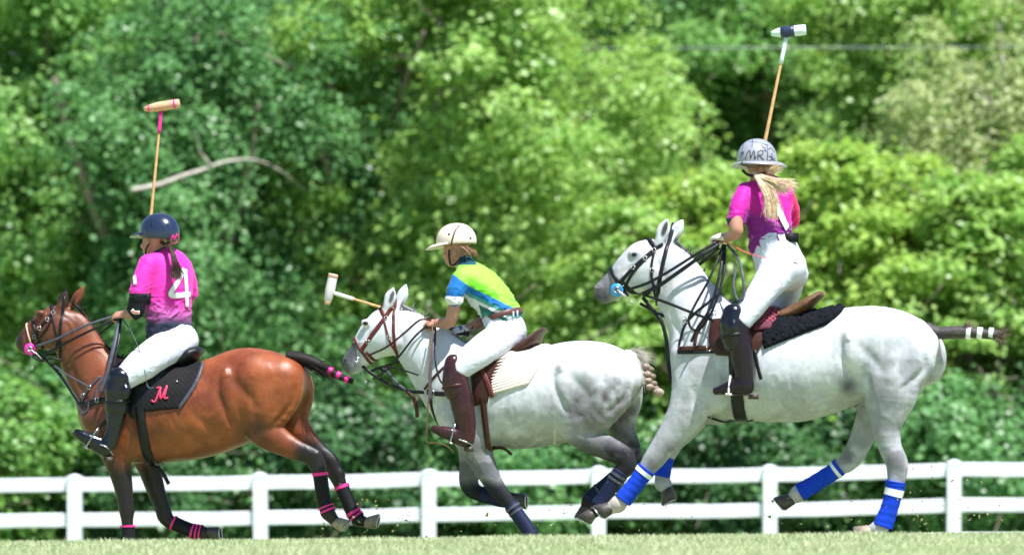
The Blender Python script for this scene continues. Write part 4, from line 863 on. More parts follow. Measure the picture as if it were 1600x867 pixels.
t = FB.part("tail", pxtube(FB, [(975, 556, 0), (988, 560, 0), (996, 572, 0), (1003, 588, 0), (1006, 600, 0)], [.05, .055, .05, .04, .03]), hairw, hB)
FB.part("hair", hairs(FB, [[(978, 556, 0), (996, 557, 0), (1008, 566, 0)], [(986, 560, 0), (998, 576, 0), (1004, 596, 0)], [(978, 555, 0), (992, 553, 0), (1004, 558, 0)]], 320, .0024, .02, 3), hairw, t)
bm = MB(); bl = MB()
for k, (u, v) in enumerate(((1008, 572), (1015, 577), (1011, 584), (1018, 588), (1012, 594), (1020, 599), (1015, 604), (1024, 607), (1029, 613))):
    (bm if k % 2 else bl).sphere(FB.P(u, v, -.01 + .02 * (k % 2)), (.034, .032, .024) if k < 8 else (.042, .034, .032), 12, 8)
FB.part("braid", bm, hairt, t); FB.part("braid", bl, mat("braid_light", (.27, .20, .155), .6, var=.35, vscale=60., bump=.5, bscale=120.), t)
# roached manes
for F, h, pts, mm in ((FA, hA, [(114, 474), (127, 485), (143, 507), (156, 527), (172, 548), (190, 561)], hairb), (FB, hB, [(628, 477), (646, 487), (662, 497), (684, 512), (706, 525), (726, 536)], mat("grey_mane", (.2, .2, .21), .8, var=.3)), (FC, hC, [(1056, 377), (1076, 399), (1099, 430), (1122, 458), (1140, 474)], mat("dark_mane", (.06, .06, .065), .8, var=.3))):
    C = catmull(np.array([F.P(u, v, 0) for u, v in pts]), 8); F.part("mane", MB().tube(C, .013, 8, flat=1.3), mm, h)
    mh = F.part("mane", hairs(F, [[(u + a, v, 0), (u + a * .6 + 3, v - 5, 0)] for u, v in pts for a in (-2, 2)], 60, .004, .012, 5, seg=3), mm, h); mh["kind"] = "stuff"

# ------------------------------------------------------------------ saddles and pads
def saddle(F, body, label, D):
    r = F.thing("saddle", F.P(*D["base"]), label, "saddle"); b = Body(.008)
    b.chain(F.st([(u, v, rr, w, 0) for u, v, rr, w in D["seat"]]), .02, 6)
    b.chain(F.st([(u, v, rr, w, 0) for u, v, rr, w in D["cantle"]]), .02, 5); b.build(); F.part("seat", b.nets(2), D["smat"], r)
    for s in (-1, 1):
        F.part("flap", patch(F, body, *D["flap"], .012, .010, 10, 14, s), D["fmat"], r)
        if s < 0:
            for e in D.get("extra", []): F.part(e[0], patch(F, body, e[1], e[2], .024, .008, 8, 10, s), e[3], r)
        # stirrup leather and iron
        (tu, tv), (bu, bv), (iu, iv) = D["leather"]; l = D["sl"]; q = lambda u, v: F.P(u, v, -l) * (1, -s, 1) * (1, 1, 1) if s > 0 else F.P(u, v, -l)
        q = (lambda u, v: F.P(u, v, -l)) if s < 0 else (lambda u, v: F.P(u, v, -l) * V(1, -1, 1))
        top = q(bu, bv); lea = MB().ribbon(catmull([q(tu, tv), (q(tu, tv) + top) / 2 + V(0, s * .01, 0), top], 5), V(0, s, 0), .026, .005); F.part("stirrup_leather", lea, D["lmat"], r)
        bot = q(iu, iv); ax = unit(bot - top); w = V(0, .058, 0); m = MB(); pts = [bot - w, bot - w - ax * .03, top - w * .75 + ax * .04, top - w * .35 + ax * .008, top, top + w * .35 + ax * .008, top + w * .75 + ax * .04, bot + w - ax * .03, bot + w]
        m.tube(catmull(pts, 4), .0065, 8); fw = unit(np.cross(ax, V(0, 1, 0))); m.box(bot, (.04, .125, .012), np.stack([fw, V(0, 1, 0), -ax], 1)); F.part("stirrup_iron", m, D.get("imat", metal), r)
    (gu, gv), (hu, hv) = D["girth"]; pa, pb = F.P(gu, gv), F.P(hu, hv); p, g = loop_on(body, (pa + pb) / 2, unit(pb - pa), V(0, 1, 0), .004, 44, .4, -2.0, 2.0); F.part("girth", MB().ribbon(p, g, D["gw"], .012), D["gmat"], r)
    return r
def pad(F, body, label, left, right, mm, fn, thick, nu, nv):
    r = F.thing("saddle_pad", F.P(*left[0]), label, "saddle pad")
    for s in (-1, 1): F.part("side_panel", patch(F, body, left, right, .004, thick, nu, nv, s, fn), mm, r)
    return r
quilt = mat("black_quilt", (.012, .011, .013), .75, var=.15, vscale=30., bump=.15, bscale=160., spec=.12)
fleece = mat("black_fleece", (.007, .008, .011), .95, var=.3, vscale=60., bump=.8, bscale=90., spec=.08)
cream = mat("cream_wool", (.62, .55, .47), .9, var=.08, vscale=30., bump=.3, bscale=140.)
fq = lambda S, T, uv: .004 * (np.abs(np.sin((uv[..., 0] + uv[..., 1]) * math.pi / 9.) * np.sin((uv[..., 0] - uv[..., 1]) * math.pi / 9.)) ** .5)
padA = pad(FA, bA, "black quilted saddle pad with pink embroidered letter on the bay horse", [(222, 560), (214, 600), (220, 644)], [(319, 567), (306, 600), (280, 638)], quilt, fq, .008, 60, 46)
FA.part("side_panel", patch(FA, bA, [(316.5, 566), (303.5, 599), (278, 636)], [(320.5, 568), (308, 602), (282, 640)], .010, .009, 4, 30), grey_l, padA)
rib = lambda S, T, uv: .005 * np.abs(np.sin((uv[..., 1] + uv[..., 0] * .28) * math.pi / 4.4))
pad(FB, bB, "cream ribbed wool saddle pad on the dappled grey horse", [(770, 556), (765, 590), (770, 616)], [(858, 536), (846, 566), (826, 601)], cream, rib, .012, 40, 70)
def fl(S, T, uv):
    sh = uv.shape[:2]; q = np.concatenate([uv.reshape(-1, 2) / 3.2, np.zeros((sh[0] * sh[1], 1))], 1); return ((vnoise(q, 9) - .3) * .020).reshape(sh)
pad(FC, bC, "thick black fleece saddle pad on the white-grey horse", [(1190, 494), (1190, 520), (1194, 546)], [(1321, 480), (1312, 492), (1292, 508)], fleece, fl, .024, 64, 40)
saddle(FA, bA, "black leather polo saddle under the left rider", dict(base=(250, 570), smat=blk, fmat=blk, lmat=blk, gmat=blk, gw=.075, girth=((226, 566), (240, 728)), sl=.345,
    seat=[(214, 556, 9, .09), (236, 563, 9, .12), (262, 566, 9, .15), (286, 562, 12, .17), (300, 555, 12, .16)], cantle=[(284, 562, 12, .15), (300, 553, 12, .16), (310, 549, 8, .13)],
    flap=([(196, 572), (194, 610), (204, 652)], [(268, 566), (240, 610), (218, 656)]), leather=((186, 640), (155, 668), (137, 699))))
saddle(FB, bB, "brown leather polo saddle under the rider in green", dict(base=(800, 550), smat=brn, fmat=brn, lmat=red_l, gmat=brn, gw=.045, girth=((760, 548), (771, 699)), sl=.345,
    seat=[(752, 545, 9, .09), (774, 549, 9, .12), (800, 549, 9, .15), (822, 541, 10, .16), (838, 530, 8, .15)], cantle=[(820, 542, 9, .14), (838, 526, 7, .15), (849, 515, 4.5, .12)],
    flap=([(735, 560), (738, 600), (742, 634)], [(800, 556), (776, 590), (762, 630)]), leather=((718, 640), (713, 660), (706, 692)), extra=[("billet_strap", [(748, 574), (760, 600), (768, 622)], [(755, 572), (768, 600), (774, 620)], red_l)]))
sC = saddle(FC, bC, "brown suede saddle with raised cantle under the girl in patterned helmet", dict(base=(1220, 490), smat=tan_l, fmat=brn, lmat=blk, gmat=blk, gw=.085, girth=((1155, 490), (1160, 662)), sl=.345, imat=whitem,
    seat=[(1152, 484, 9, .09), (1182, 492, 9, .12), (1212, 495, 10, .15), (1240, 488, 10, .16), (1262, 476, 9, .16)], cantle=[(1240, 488, 11, .14), (1264, 473, 9, .16), (1282, 460, 6, .12)],
    flap=([(1112, 500), (1108, 535), (1120, 555)], [(1244, 492), (1206, 520), (1178, 560)]), leather=((1152, 560), (1142, 586), (1140, 616))))
FC.part("billet_strap", FC.strap(bC, [(1180, 548), (1184, 570), (1190, 592)], .024, .008, .014), blk, sC)
FC.part("girth", FC.strap(bC, [(1106, 650), (1124, 656), (1146, 661), (1160, 660), (1176, 655)], .014, .006, .004), blk, sC)
FA.part("billet_strap", free(FA, [(236, 726, -.05), (252, 736, -.08), (264, 756, -.1)], .03), blk, [o for o in bpy.data.objects if o.name == "saddle"][0])
FB.part("billet_strap", free(FB, [(772, 700, -.08), (786, 700, -.1), (800, 710, -.12)], .02), brn, [o for o in bpy.data.objects if o.name == "saddle.001"][0])
# ------------------------------------------------------------------ riders
skin = mat("skin", rough=.5, spec=.4, attr=True, var=.06, vscale=25., bump=.03, bscale=200.)
shirtm = mat("jersey", rough=.6, spec=.15, attr=True, var=.04, vscale=20., bump=.12, bscale=55., sheen=.1)
breech = mat("white_breeches", (.54, .56, .66), .75, var=.03, vscale=12., bump=.1, bscale=40.)
boot_blk = mat("black_riding_boot", (.005, .006, .010), .22, spec=.4, var=.2, vscale=15., bump=.08, bscale=30., coat=.1)
boot_brn = mat("brown_riding_boot", (.034, .011, .012), .28, spec=.3, var=.3, vscale=12., bump=.08, bscale=30., coat=.08)
boot_plum = mat("dark_brown_riding_boot", (.010, .005, .008), .28, spec=.3, var=.3, vscale=12., bump=.08, bscale=30., coat=.1)
solem = mat("boot_sole", (.05, .035, .03), .6)
SK = np.array((.44, .225, .16)); SKD = np.array((.36, .165, .115))
def fist(b, w, a, n, s, k=.006, sc=1., grip=1.):
    """Closed hand: wrist w, forearm direction a, palm normal n (fingers curl that way), s towards the thumb."""
    a, n = unit(a), unit(n - a * (n @ unit(a))); s = unit(s - a * (s @ a) - n * (s @ n)); lat = tuple(s); q = lambda x, y, z: w + (a * x + n * y + s * z) * sc
    b.chain([[*q(-.02, 0, 0), .02 * sc, .027 * sc, *lat], [*q(.02, 0, 0), .019 * sc, .034 * sc, *lat], [*q(.06, .0, 0), .018 * sc, .041 * sc, *lat], [*q(.085, .004, 0), .014 * sc, .038 * sc, *lat]], .01, 4)
    for i, L in enumerate((.94, 1.05, 1.0, .82)):
        z = .031 - .0205 * i; r = (.0095, .0098, .0094, .0082)[i] * sc
        b.chain([[*q(.08, .0, z), r, r, *lat], [*q(.08 + .026 * L, .010, z * 1.04), r * 1.05, r * 1.05, *lat], [*q(.08 + .026 * L, .040 * L, z * 1.02), r, r, *lat], [*q(.07, .046 * L, z), r * .95, r * .95, *lat], [*q(.052, .034, z * .98), r * .85, r * .85, *lat]], .004, 4)
    b.chain([[*q(.02, .01, .028), .014 * sc, .014 * sc, *lat], [*q(.045, .024, .044), .012 * sc, .012 * sc, *lat], [*q(.074, .038, .038), .0105 * sc, .0105 * sc, *lat], [*q(.09, .05, .022), .009 * sc, .009 * sc, *lat]], .006, 4)
def head_geo(b, c, f, up, nk):
    """Skull, face, nose, ears and neck; c is the middle of the head."""
    f, up = unit(f), unit(up); f = unit(f - up * (f @ up)); r = np.cross(f, up); q = lambda x, y, z: c + f * x + r * y + up * z; R = np.stack([f, r, up], 1)
    b.ell(q(-.008, 0, .03), (.096, .076, .09), .02, R); b.ell(q(.028, 0, -.035), (.066, .060, .085), .03, R); b.ell(q(.052, 0, -.088), (.034, .036, .026), .025, R)
    b.ell(q(.088, 0, -.022), (.016, .012, .026), .016, R); b.ell(q(.104, 0, -.036), (.012, .013, .011), .01, R)
    b.ell(q(.088, 0, -.066), (.012, .024, .007), .008, R); b.ell(q(.086, 0, -.079), (.012, .021, .008), .008, R); b.ell(q(.094, 0, -.072), (.014, .02, .0025), .005, R, True)
    for s in (-1, 1):
        b.ell(q(.088, s * .033, .0), (.016, .018, .012), .012, R, True); b.ell(q(.07, s * .042, -.03), (.026, .022, .02), .02, R)
        b.ell(q(-.004, s * .076, -.022), (.02, .010, .032), .008, R); b.ell(q(.002, s * .088, -.02), (.008, .007, .016), .005, R, True)
    b.chain([[*q(-.012, 0, -.05), .056, .054, *r], [*(q(-.022, 0, -.1) * .6 + nk * .4), .052, .056, *r], [*nk, .056, .066, *r]], .03, 4); return q, R
def helmet_mesh(c, f, up, a, t1=102, dome=1.):
    """Dome of half axes a = (length, width, height), open below."""
    f, up = unit(f), unit(up); f = unit(f - up * (f @ up)); r = np.cross(f, up); az = np.linspace(0, 2 * math.pi, 40, endpoint=False); rings = []
    P = lambda t, k=1.: np.stack([c + f * (math.cos(z) * math.sin(t) ** .9 * a[0] * k) + r * (math.sin(z) * math.sin(t) ** .9 * a[1] * k) + up * (math.cos(t) * a[2] * (k if t < 1.57 else 1)) for z in az])
    T = np.radians(np.concatenate([[2], np.linspace(8, t1, 18)]))
    rings = [P(t) for t in T] + [P(T[-1], .97), P(T[-1], .93)] + [P(t, .93) for t in T[::-1][1:]]
    m = MB().loft(rings); return m, (f, r, up)
def visor_mesh(c, fr, a, z0, length, drop, span, back=0., p=1.3, th=.006):
    """Brim: an open band that grows out of the rim; length at the front, back at the rear."""
    f, r, up = fr; az = np.linspace(-span, span, 41); inn, out = [], []
    for z in az:
        k = max(0., math.cos(z * math.pi / 2 / max(span, 1.2))) ** p; L = back + (length - back) * k; d = f * math.cos(z) * a[0] + r * math.sin(z) * a[1]; dn = unit(d)
        inn.append(c + d * .97 + up * z0); out.append(c + d + dn * L + up * (z0 - drop * k))
    inn, out = np.array(inn), np.array(out); u = up * th; mid = (inn + out) / 2 + up * .006
    return MB().loft([inn - u, mid - u, out - u * .6, out + u * .4, mid + u, inn + u], False, False).add(np.vstack([inn - u, inn + u]), [(i, i + 1, 41 + i + 1, 41 + i) for i in range(40)])
def decal(F, body, strokes, w, off=.0025, th=.0012, n=8):
    out = []
    for st in strokes:
        c = catmull(np.array(st, float), n) if len(st) > 2 else np.linspace(st[0], st[1], 8); p, g = F.hit(body, c, off)
        out.append(MB().ribbon(p, g, w, th))
    return out
def wrinkle(v, g, amp, sc, seed, direc=(1, 1, 1)):
    q = v @ np.array([[.8, 0, .6], [0, 1, 0], [-.6, 0, .8]]); d = np.asarray(direc, float)
    a = np.exp(-((fbm(q * sc * d * (1.6, 1., .55), seed, 2) - .5) / .045) ** 2); b_ = np.exp(-((fbm(v * sc * d * (.8, 1., 1.5), seed + 5, 2) - .52) / .04) ** 2); n = fbm(v * sc * .7, seed + 9, 2) - .5
    return v + g * (.42 * a + .36 * b_ + .7 * n - .2)[:, None] * amp
def rider(F, D):
    """D holds pixel-traced joints; builds body, jersey, breeches, boots, helmet and returns root and the jersey's field."""
    root = F.thing("person", F.P(*D["seat"]), D["label"], "person"); S = F.s
    # body under the clothes: one surface
    b = Body(.0062); hq, HR = head_geo(b, F.P(*D["head"]), D["hf"], D["hup"], F.P(*D["neck"]))
    thin = lambda rows, k: F.st([(r[0], r[1], r[2] * k, r[3] * k, *r[4:]) for r in rows])
    b.chain(thin(D["torso"], .86), .03, 4); b.chain(thin(D["hips"], .86), .03, 4)
    mirror = lambda st: [[p[0], -p[1], *p[2:]] for p in st]
    for lg in ("thigh", "shin"):
        st = thin(D[lg], .82); b.chain(st, .03, 4); b.chain(thin(D["far_thigh"], .82) if lg == "thigh" and "far_thigh" in D else mirror(st), .03, 4)
    for arm in ("arm", "far_arm"):
        A = D[arm]; b.chain(F.st([(u, v, r, r / S * .95, l) for u, v, r, l in A]), .018, 5); w, e = F.P(A[-1][0], A[-1][1], A[-1][3]), F.P(A[-2][0], A[-2][1], A[-2][3]); a, nn, ss = D[arm + "_hand"]; fist(b, w, unit(w - e) if a is None else V(*a), V(*nn), V(*ss), sc=D.get("hsc", 1.))
    b.build(); v, f = b.nets(1)
    def cs(q):
        n = fbm(q * 12., 5); c = lerp3(SK, SKD, n); 
        for cc, rad, colr in D.get("paint", []):
            m = np.exp(-(((q - F.P(*cc)) / rad) ** 2).sum(1) ** 2)[:, None]; c = c * (1 - m) + np.asarray(colr) * m
        return c
    F.part("body", (v, f), skin, root, cs)
    # jersey
    j = Body(.0068); j.chain(F.st(D["torso"]), .03, 6)
    for sl in ("sleeve", "far_sleeve"): j.chain(F.st([(u, v, r, r / S * 1.05, l) for u, v, r, l in D[sl]]), .035, 5)
    j.chain(F.st([(D["neck"][0], D["neck"][1], 12, .066, D["neck"][2]), (D["neck"][0] + D["collar"][0], D["neck"][1] + D["collar"][1], 13, .064, D["neck"][2])]), .02, 3)
    j.build(); v, f = j.nets(2); g = j.grad(v); u_, v_ = F.inv(v); fade = np.clip((v_ - D["wv"][0]) / D["wv"][1], .25, 1); v = v + (wrinkle(v, g, .022, 8., 3, D.get("wdir", (1, 1, 2.2))) - v) * fade[:, None]
    jo = F.part("jersey", (v, f), shirtm, root, lambda q: D["jcol"](F, q))
    # breeches
    t = Body(.0075); t.chain(F.st(D["hips"]), .03, 5); st = F.st(D["thigh"]); t.chain(st, .045, 5); t.chain(F.st(D["far_thigh"]) if "far_thigh" in D else mirror(st), .045, 5)
    for e in D.get("seat_mass", []): t.ell(F.P(e[0], e[1], e[4]), (e[2] / S, e[3], e[2] / S), .045)
    t.build(); v, f = t.nets(2); g = t.grad(v); F.part("breeches", (wrinkle(v, g, .0055, 9., 8), f), breech, root)
    # boots
    for s in (-1, 1):
        k = Body(.0062); st = F.st(D["shin"]); ft = F.st(D["foot"]); hl = F.st(D["heel"])
        if s > 0: st, ft, hl = mirror(st), mirror(ft), mirror(hl)
        k.chain(st, .012, 5); k.chain(ft, .02, 5); k.build(); v, f = k.nets(2); g = k.grad(v); bt = F.part("boot", (wrinkle(v, g, .003, 12., 12, (1, 1, 2.)), f), D["bootm"], root)
        so = MB(); C = catmull(np.array(D["sole"], float), 8); P = np.array([F.P(q[0], q[1], D["foot"][0][4]) for q in C]); P = P * (1, -1, 1) if s > 0 else P; so.ribbon(P, V(0, 0, 1), np.interp(np.linspace(0, 1, len(P)), [0, .15, .35, .5, .8, 1], [.055, .07, .058, .07, .088, .045]), .010); F.part("sole", so, solem, bt)
        so = MB().loft([P[0] + V(dx, dy, 0) * .032 + V(.018 if False else -.012, 0, z) for dx, dy in ()] or [np.array([P[3] + V(x, y, z) for x, y in ((-.03, -.03), (.03, -.03), (.034, 0), (.03, .03), (-.03, .03))]) for z in (-.026, .008)]); F.part("heel", so, solem, bt)
        kg = Body(.0062); q = F.st(D["guard"]); q = mirror(q) if s > 0 else q; kg.chain(q, .015, 5)
        for e in D.get("guard_pads", []):
            p = F.P(e[0], e[1], e[5]); p = p * V(1, -1, 1) if s > 0 else p; kg.ell(p, (e[2] / S, e[4], e[3] / S), .012)
        kg.build(); go = F.part("knee_guard", kg.nets(2), D["guardm"], root)
        for (a, b_) in D.get("guard_straps", []):
            p, g2 = head_loop(F, kg, (*a, D["guard"][0][4]), (*b_, D["guard"][0][4]), .001, 26); p = p if s < 0 else p
            if s < 0: F.part("strap", MB().ribbon(p, g2, .022, .004, True), D.get("strapm", blk), go)
    return root, j, jo, hq
def mallet(F, label, base, top, head_a, head_b, r=.0125, hr=.036, wrap=None, wrapm=None, hm=None, band=None, bandm=None, shaftm=None, grip=None):
    rt = F.thing("polo_mallet", F.P(*base), label, "mallet"); P0, P1 = F.P(*base), F.P(*top)
    F.part("shaft", MB().tube(catmull([P0, (P0 + P1) / 2, P1], 10), np.linspace(r * 1.05, r * .72, 21), 10), shaftm, rt)
    F.part("grip", MB().tube([P0 + (P1 - P0) * x for x in np.linspace(-.02, .12, 6)], [r * 1.5, r * 1.6, r * 1.45, r * 1.5, r * 1.4, r * 1.2], 10), grip or blk, rt)
    if wrap: F.part("shaft_wrap", MB().tube([P0 + (P1 - P0) * x for x in np.linspace(wrap, .985, 6)], r * 1.12, 10), wrapm, rt)
    A, B_ = F.P(*head_a), F.P(*head_b); C = [A + (B_ - A) * x for x in np.linspace(0, 1, 12)]; hh = F.part("mallet_head", MB().tube(C, hr * np.array([.42, .62, .8, .9, .97, 1.02, 1.02, 1.02, 1.0, 1.0, .98, .92]), 16), hm, rt)
    for x0, x1, mm in (band or []): F.part("band", MB().tube([A + (B_ - A) * x for x in np.linspace(x0, x1, 5)], hr * 1.045 * np.interp(np.linspace(x0, x1, 5), [0, .3, .45, 1], [.5, .93, 1.02, 1.]), 16), mm, hh)
    return rt
def strands(F, guides, n, r0, spread, seed): return hairs(F, guides, n, r0, spread, seed, None, 7)
cane = mat("cane_shaft", (.55, .33, .14), .45, var=.2, vscale=30.); woodm = mat("mallet_wood", (.62, .33, .20), .5, var=.2, vscale=25., bump=.15, bscale=40.)
mintm = mat("mint_paint", (.60, .74, .72), .4, var=.05); navym = mat("navy_paint", (.015, .025, .07), .4); orangem = mat("orange_grip", (.75, .10, .02), .6); glovem = mat("white_glove", (.62, .60, .52), .7, var=.25, vscale=60., bump=.3, bscale=90.)
helm_n = mat("navy_helmet", (.012, .020, .052), .24, spec=.5, coat=.35, var=.06); helm_c = mat("cream_helmet", (.66, .56, .47), .45, var=.05, vscale=12., bump=.05, bscale=60.); helm_w = mat("white_helmet", (.26, .27, .31), .3, var=.05, coat=.3)
hair_br = mat("brown_hair", (.045, .018, .012), .45, var=.4, vscale=60.); hair_bl = mat("blonde_hair", (.74, .58, .40), .45, var=.25, vscale=50.); hair_gd = mat("fair_hair", (.2, .11, .055), .5, var=.3, vscale=50.)
def mixcol(c, m, col): m = np.clip(m, 0, 1)[:, None]; return c * (1 - m) + np.asarray(col) * m
# ---- left rider
def jc_A(F, q):
    u, v = F.inv(q); n = fbm(q * 9., 6); c = np.ones((len(q), 3)) * np.array((.66, .035, .35)); w = v + 10 * (n - .5)
    c = mixcol(c, sstep(462, 492, w), (.36, .075, .27)); c = mixcol(c, sstep(486, 508, w), (.022, .028, .055)); c = mixcol(c, (v > 458) * (u < 236) * (v < 476), (.02, .022, .035)); return c
rA, jA, joA, hqA = rider(FA, dict(label="rider in magenta and navy jersey numbered 4 with navy helmet on bay horse", seat=(268, 545, 0), head=(241, 377, -.02), hf=(-.9, .36, -.06), hup=(-.05, 0, 1), neck=(256, 400, 0), collar=(-1, -4),
    torso=[(259, 402, 15, .10, 0, .65, .75, 0), (260, 413, 24, .19, 0, .65, .75, 0), (262, 440, 29, .205, 0, .65, .75, 0), (263, 475, 29, .195, 0, .6, .8, 0), (264, 500, 30, .19, 0, .45, .9, 0), (264, 520, 32, .19, 0, .35, .93, 0)],
    hips=[(267, 512, 26, .155, 0, .3, .95, 0), (270, 532, 28, .175, 0, .25, .97, 0), (272, 546, 24, .165, 0, .2, 1, 0)],
    thigh=[(274, 538, 27, .10, -.09), (248, 550, 27, .095, -.2), (220, 571, 25, .088, -.28), (196, 590, 19, .075, -.32)],
    shin=[(190, 592, 18, .072, -.33), (186, 615, 17, .066, -.335), (182, 645, 15.5, .062, -.34), (177, 672, 12.5, .05, -.345), (171, 692, 11, .044, -.35), (166, 704, 10, .042, -.35)],
    foot=[(167, 702, 12.5, .04, -.35), (154, 695, 13, .042, -.355), (140, 687, 11, .046, -.36), (127, 680, 8.5, .042, -.36), (121, 676, 6.5, .03, -.36)], heel=[], sole=[(172, 717), (164, 713), (150, 703), (136, 694), (122, 684), (114, 676)],
    guard=[(188, 590, 20, .078, -.34), (185, 606, 19, .074, -.345), (183, 624, 19, .072, -.345), (182, 637, 19, .07, -.345)], guard_pads=[(176, 612, 12, 20, .05, -.37), (196, 612, 9, 12, .04, -.385)], guardm=boot_blk, guard_straps=[((166, 629), (202, 627))],
    arm=[(230, 414, 13, -.15), (220, 445, 11, -.2), (214, 478, 10, -.215), (206, 489, 9, -.18), (195, 491, 7, -.12)], arm_hand=((-1, .35, -.06), (.2, .6, -.8), (0, .3, 1)), far_arm=[(288, 418, 12, .16), (296, 446, 11, .22), (292, 468, 10, .27), (268, 446, 8, .33), (246, 420, 6.5, .36)], far_arm_hand=((-.5, .1, .8), (.5, -.8, 0), (-.8, 0, .5)),
    sleeve=[(232, 413, 16, -.15), (223, 435, 15.5, -.19), (217, 458, 15.5, -.21)], far_sleeve=[(286, 418, 15, .15), (294, 440, 14, .2), (297, 458, 13.5, .23)], jcol=jc_A, wv=(430, 60), bootm=boot_blk, seat_mass=[(284, 532, 26, .14, 0)]))
F = FA; m = sleeve(F, [(216, 463, 13.5), (214, 474, 13.5), (212, 485, 13), (205, 491, 11.5)], -.21, .003); ep = F.part("elbow_pad", m, blackc, rA)
for c, w, mm_ in (([(206, 484), (210, 488), (218, 488)], .026, whitem), ([(207, 485), (211, 488), (217, 488)], .016, orangem)): F.part("logo", MB().ribbon(catmull(np.array([F.P(u, v, -.21 - .068 - (.002 if mm_ is orangem else 0)) for u, v in c]), 6), NRM, w, .003), mm_, ep)
for d in decal(F, jA, [[(287, 421), (276, 442), (266.5, 461), (296, 460)], [(288, 421), (290, 450), (291, 480)]], .040, .009): F.part("number", d, whitem, joA)
for d in decal(F, jA, [[(211, 431), (212, 445)]], .03, .006): F.part("number", d, whitem, joA)
hc = F.P(249, 365, -.02); hm, fr = helmet_mesh(hc, (-.9, .36, 0), (.06, 0, 1), (.162, .13, .152), 106); he = F.part("helmet", hm, helm_n, rA); F.part("visor", visor_mesh(hc, fr, (.16, .128), -.008, .085, .03, 1.3), helm_n, he)
hb = Body(.008); hb.ell(hc, (.162, .13, .152), .01, np.stack(fr, 1)); hb.build()
for d in decal(F, hb, [[(266, 377), (270, 368), (272, 374), (276, 366), (279, 374), (280, 378)], [(267, 379), (272, 380), (278, 377)]], .012, .002): F.part("emblem", d, pinkm, he)
for uv in ((238, 351), (238, 345), (262, 352)): p, g = F.hit(hb, [uv], .001); F.part("vent", MB().disc(p[0], g[0], .008, .004, 12), blk, he)
F.part("chin_strap", free(F, [(234, 380, -.1), (228, 390, -.1), (229, 400, -.08), (236, 400, -.1), (246, 392, -.11), (260, 385, -.12)], .014), blk, he)
F.part("hair", strands(F, [[(252, 378, -.1), (262, 386, -.12), (270, 396, -.16), (273, 412, -.19), (272, 424, -.19), (276, 434, -.2)], [(262, 380, -.1), (268, 392, -.16), (274, 408, -.19), (280, 424, -.19), (281, 430, -.19)]], 300, .003, .009, 8), hair_br, rA)
mallet(FA, "tall polo mallet with wooden head and pink-wrapped neck behind navy helmet", (229, 408, .37), (252, 171, .45), (225, 171, .45), (280, 162, .45), wrap=.84, wrapm=pinkm, hm=woodm, band=[(.12, .17, pinkm), (.86, .9, pinkm)], shaftm=cane, grip=orangem)
# ---- middle rider
def jc_B(F, q):
    u, v = F.inv(q); n = fbm(q * 7., 9); c = np.ones((len(q), 3)) * np.array((.24, .62, .06)); d = v - np.interp(u, [701, 732, 807], [424, 448, 484]); tor = q[:, 1] > -.19   # below the lime yoke
    c = mixcol(c, (d > -1) & True, (.012, .13, .38)); c = mixcol(c, (d > 9) & (u > 730), (.07, .30, .26)); c = mixcol(c, (d > 15) & (u > 727), (.62, .64, .66)); c = mixcol(c, (d > 20) & (u > 745 + .25 * (v - 464)), (.015, .12, .11))
    c = mixcol(c, sstep(.52, .6, n) * (d > 27) * (u > 748) * .6, (.06, .26, .22)); c = mixcol(c, (u < 726) & (v > 463) & (v < 476), (.66, .66, .68)); c = mixcol(c, (v < 414) & (u < 744), (.01, .06, .08))
    c = mixcol(c, (d > -14) * (d < -1) * sstep(.45, .5, n) * (u > 730) * .8, (.12, .5, .02)); return c
rB, jB, joB, hqB = rider(FB, dict(label="boy in lime, blue and teal jersey with cream helmet leaning forward on dappled horse", seat=(795, 535, 0), head=(713, 390, 0), hf=(-1, .12, -.12), hup=(-.14, 0, 1), neck=(733, 417, 0), collar=(-6, -7),
    torso=[(728, 420, 15, .09, 0), (736, 431, 23, .185, 0), (752, 448, 30, .195, 0), (770, 468, 30, .18, 0), (783, 486, 28, .165, 0), (788, 494, 27, .165, 0)],
    hips=[(782, 498, 28, .16, 0), (788, 512, 28, .172, 0), (792, 528, 24, .165, 0)],
    thigh=[(790, 524, 25, .10, -.09), (766, 538, 25, .095, -.2), (742, 556, 23, .085, -.28), (718, 575, 19, .075, -.32)],
    shin=[(712, 585, 17, .070, -.33), (716, 606, 18, .066, -.335), (722, 632, 18, .064, -.34), (727, 658, 16.5, .056, -.345), (730, 674, 13.5, .048, -.35), (730, 688, 11.5, .044, -.35)],
    foot=[(729, 686, 13, .04, -.35), (716, 682, 12.5, .042, -.355), (702, 677, 10.5, .044, -.36), (688, 673, 8, .04, -.36), (678, 670, 6, .028, -.36)], heel=[], sole=[(735, 700), (728, 698), (712, 692), (698, 686), (684, 679), (673, 672)],
    guard=[(708, 566, 13, .06, -.335), (707, 582, 15, .07, -.34), (708, 600, 17, .074, -.345), (712, 612, 17, .073, -.345)], guard_pads=[(703, 590, 9, 16, .045, -.37)], guardm=boot_brn, guard_straps=[((696, 606), (728, 600))], strapm=brn,
    arm=[(722, 437, 12, -.17), (713, 460, 10.5, -.21), (708, 486, 9.5, -.21), (703, 502, 9.5, -.18), (694, 505, 8.5, -.14), (684, 505, 7, -.1)], arm_hand=((-1, .25, .05), (.1, .6, -.8), (0, .3, 1)), far_arm=[(750, 440, 12, .17), (764, 470, 10.5, .22), (762, 496, 9.5, .2), (748, 505, 8.5, .12), (733, 512, 7, .07)], far_arm_hand=((-1, -.1, -.15), (.1, .5, -.8), (0, -.2, 1)),
    sleeve=[(722, 437, 16, -.17), (713, 455, 15, -.21), (710, 467, 14.5, -.215)], far_sleeve=[(748, 440, 15, .16), (760, 462, 14, .21)], jcol=jc_B, wv=(430, 50), wdir=(1.4, 1, 1.8), bootm=boot_brn, seat_mass=[(800, 516, 22, .14, 0)]))
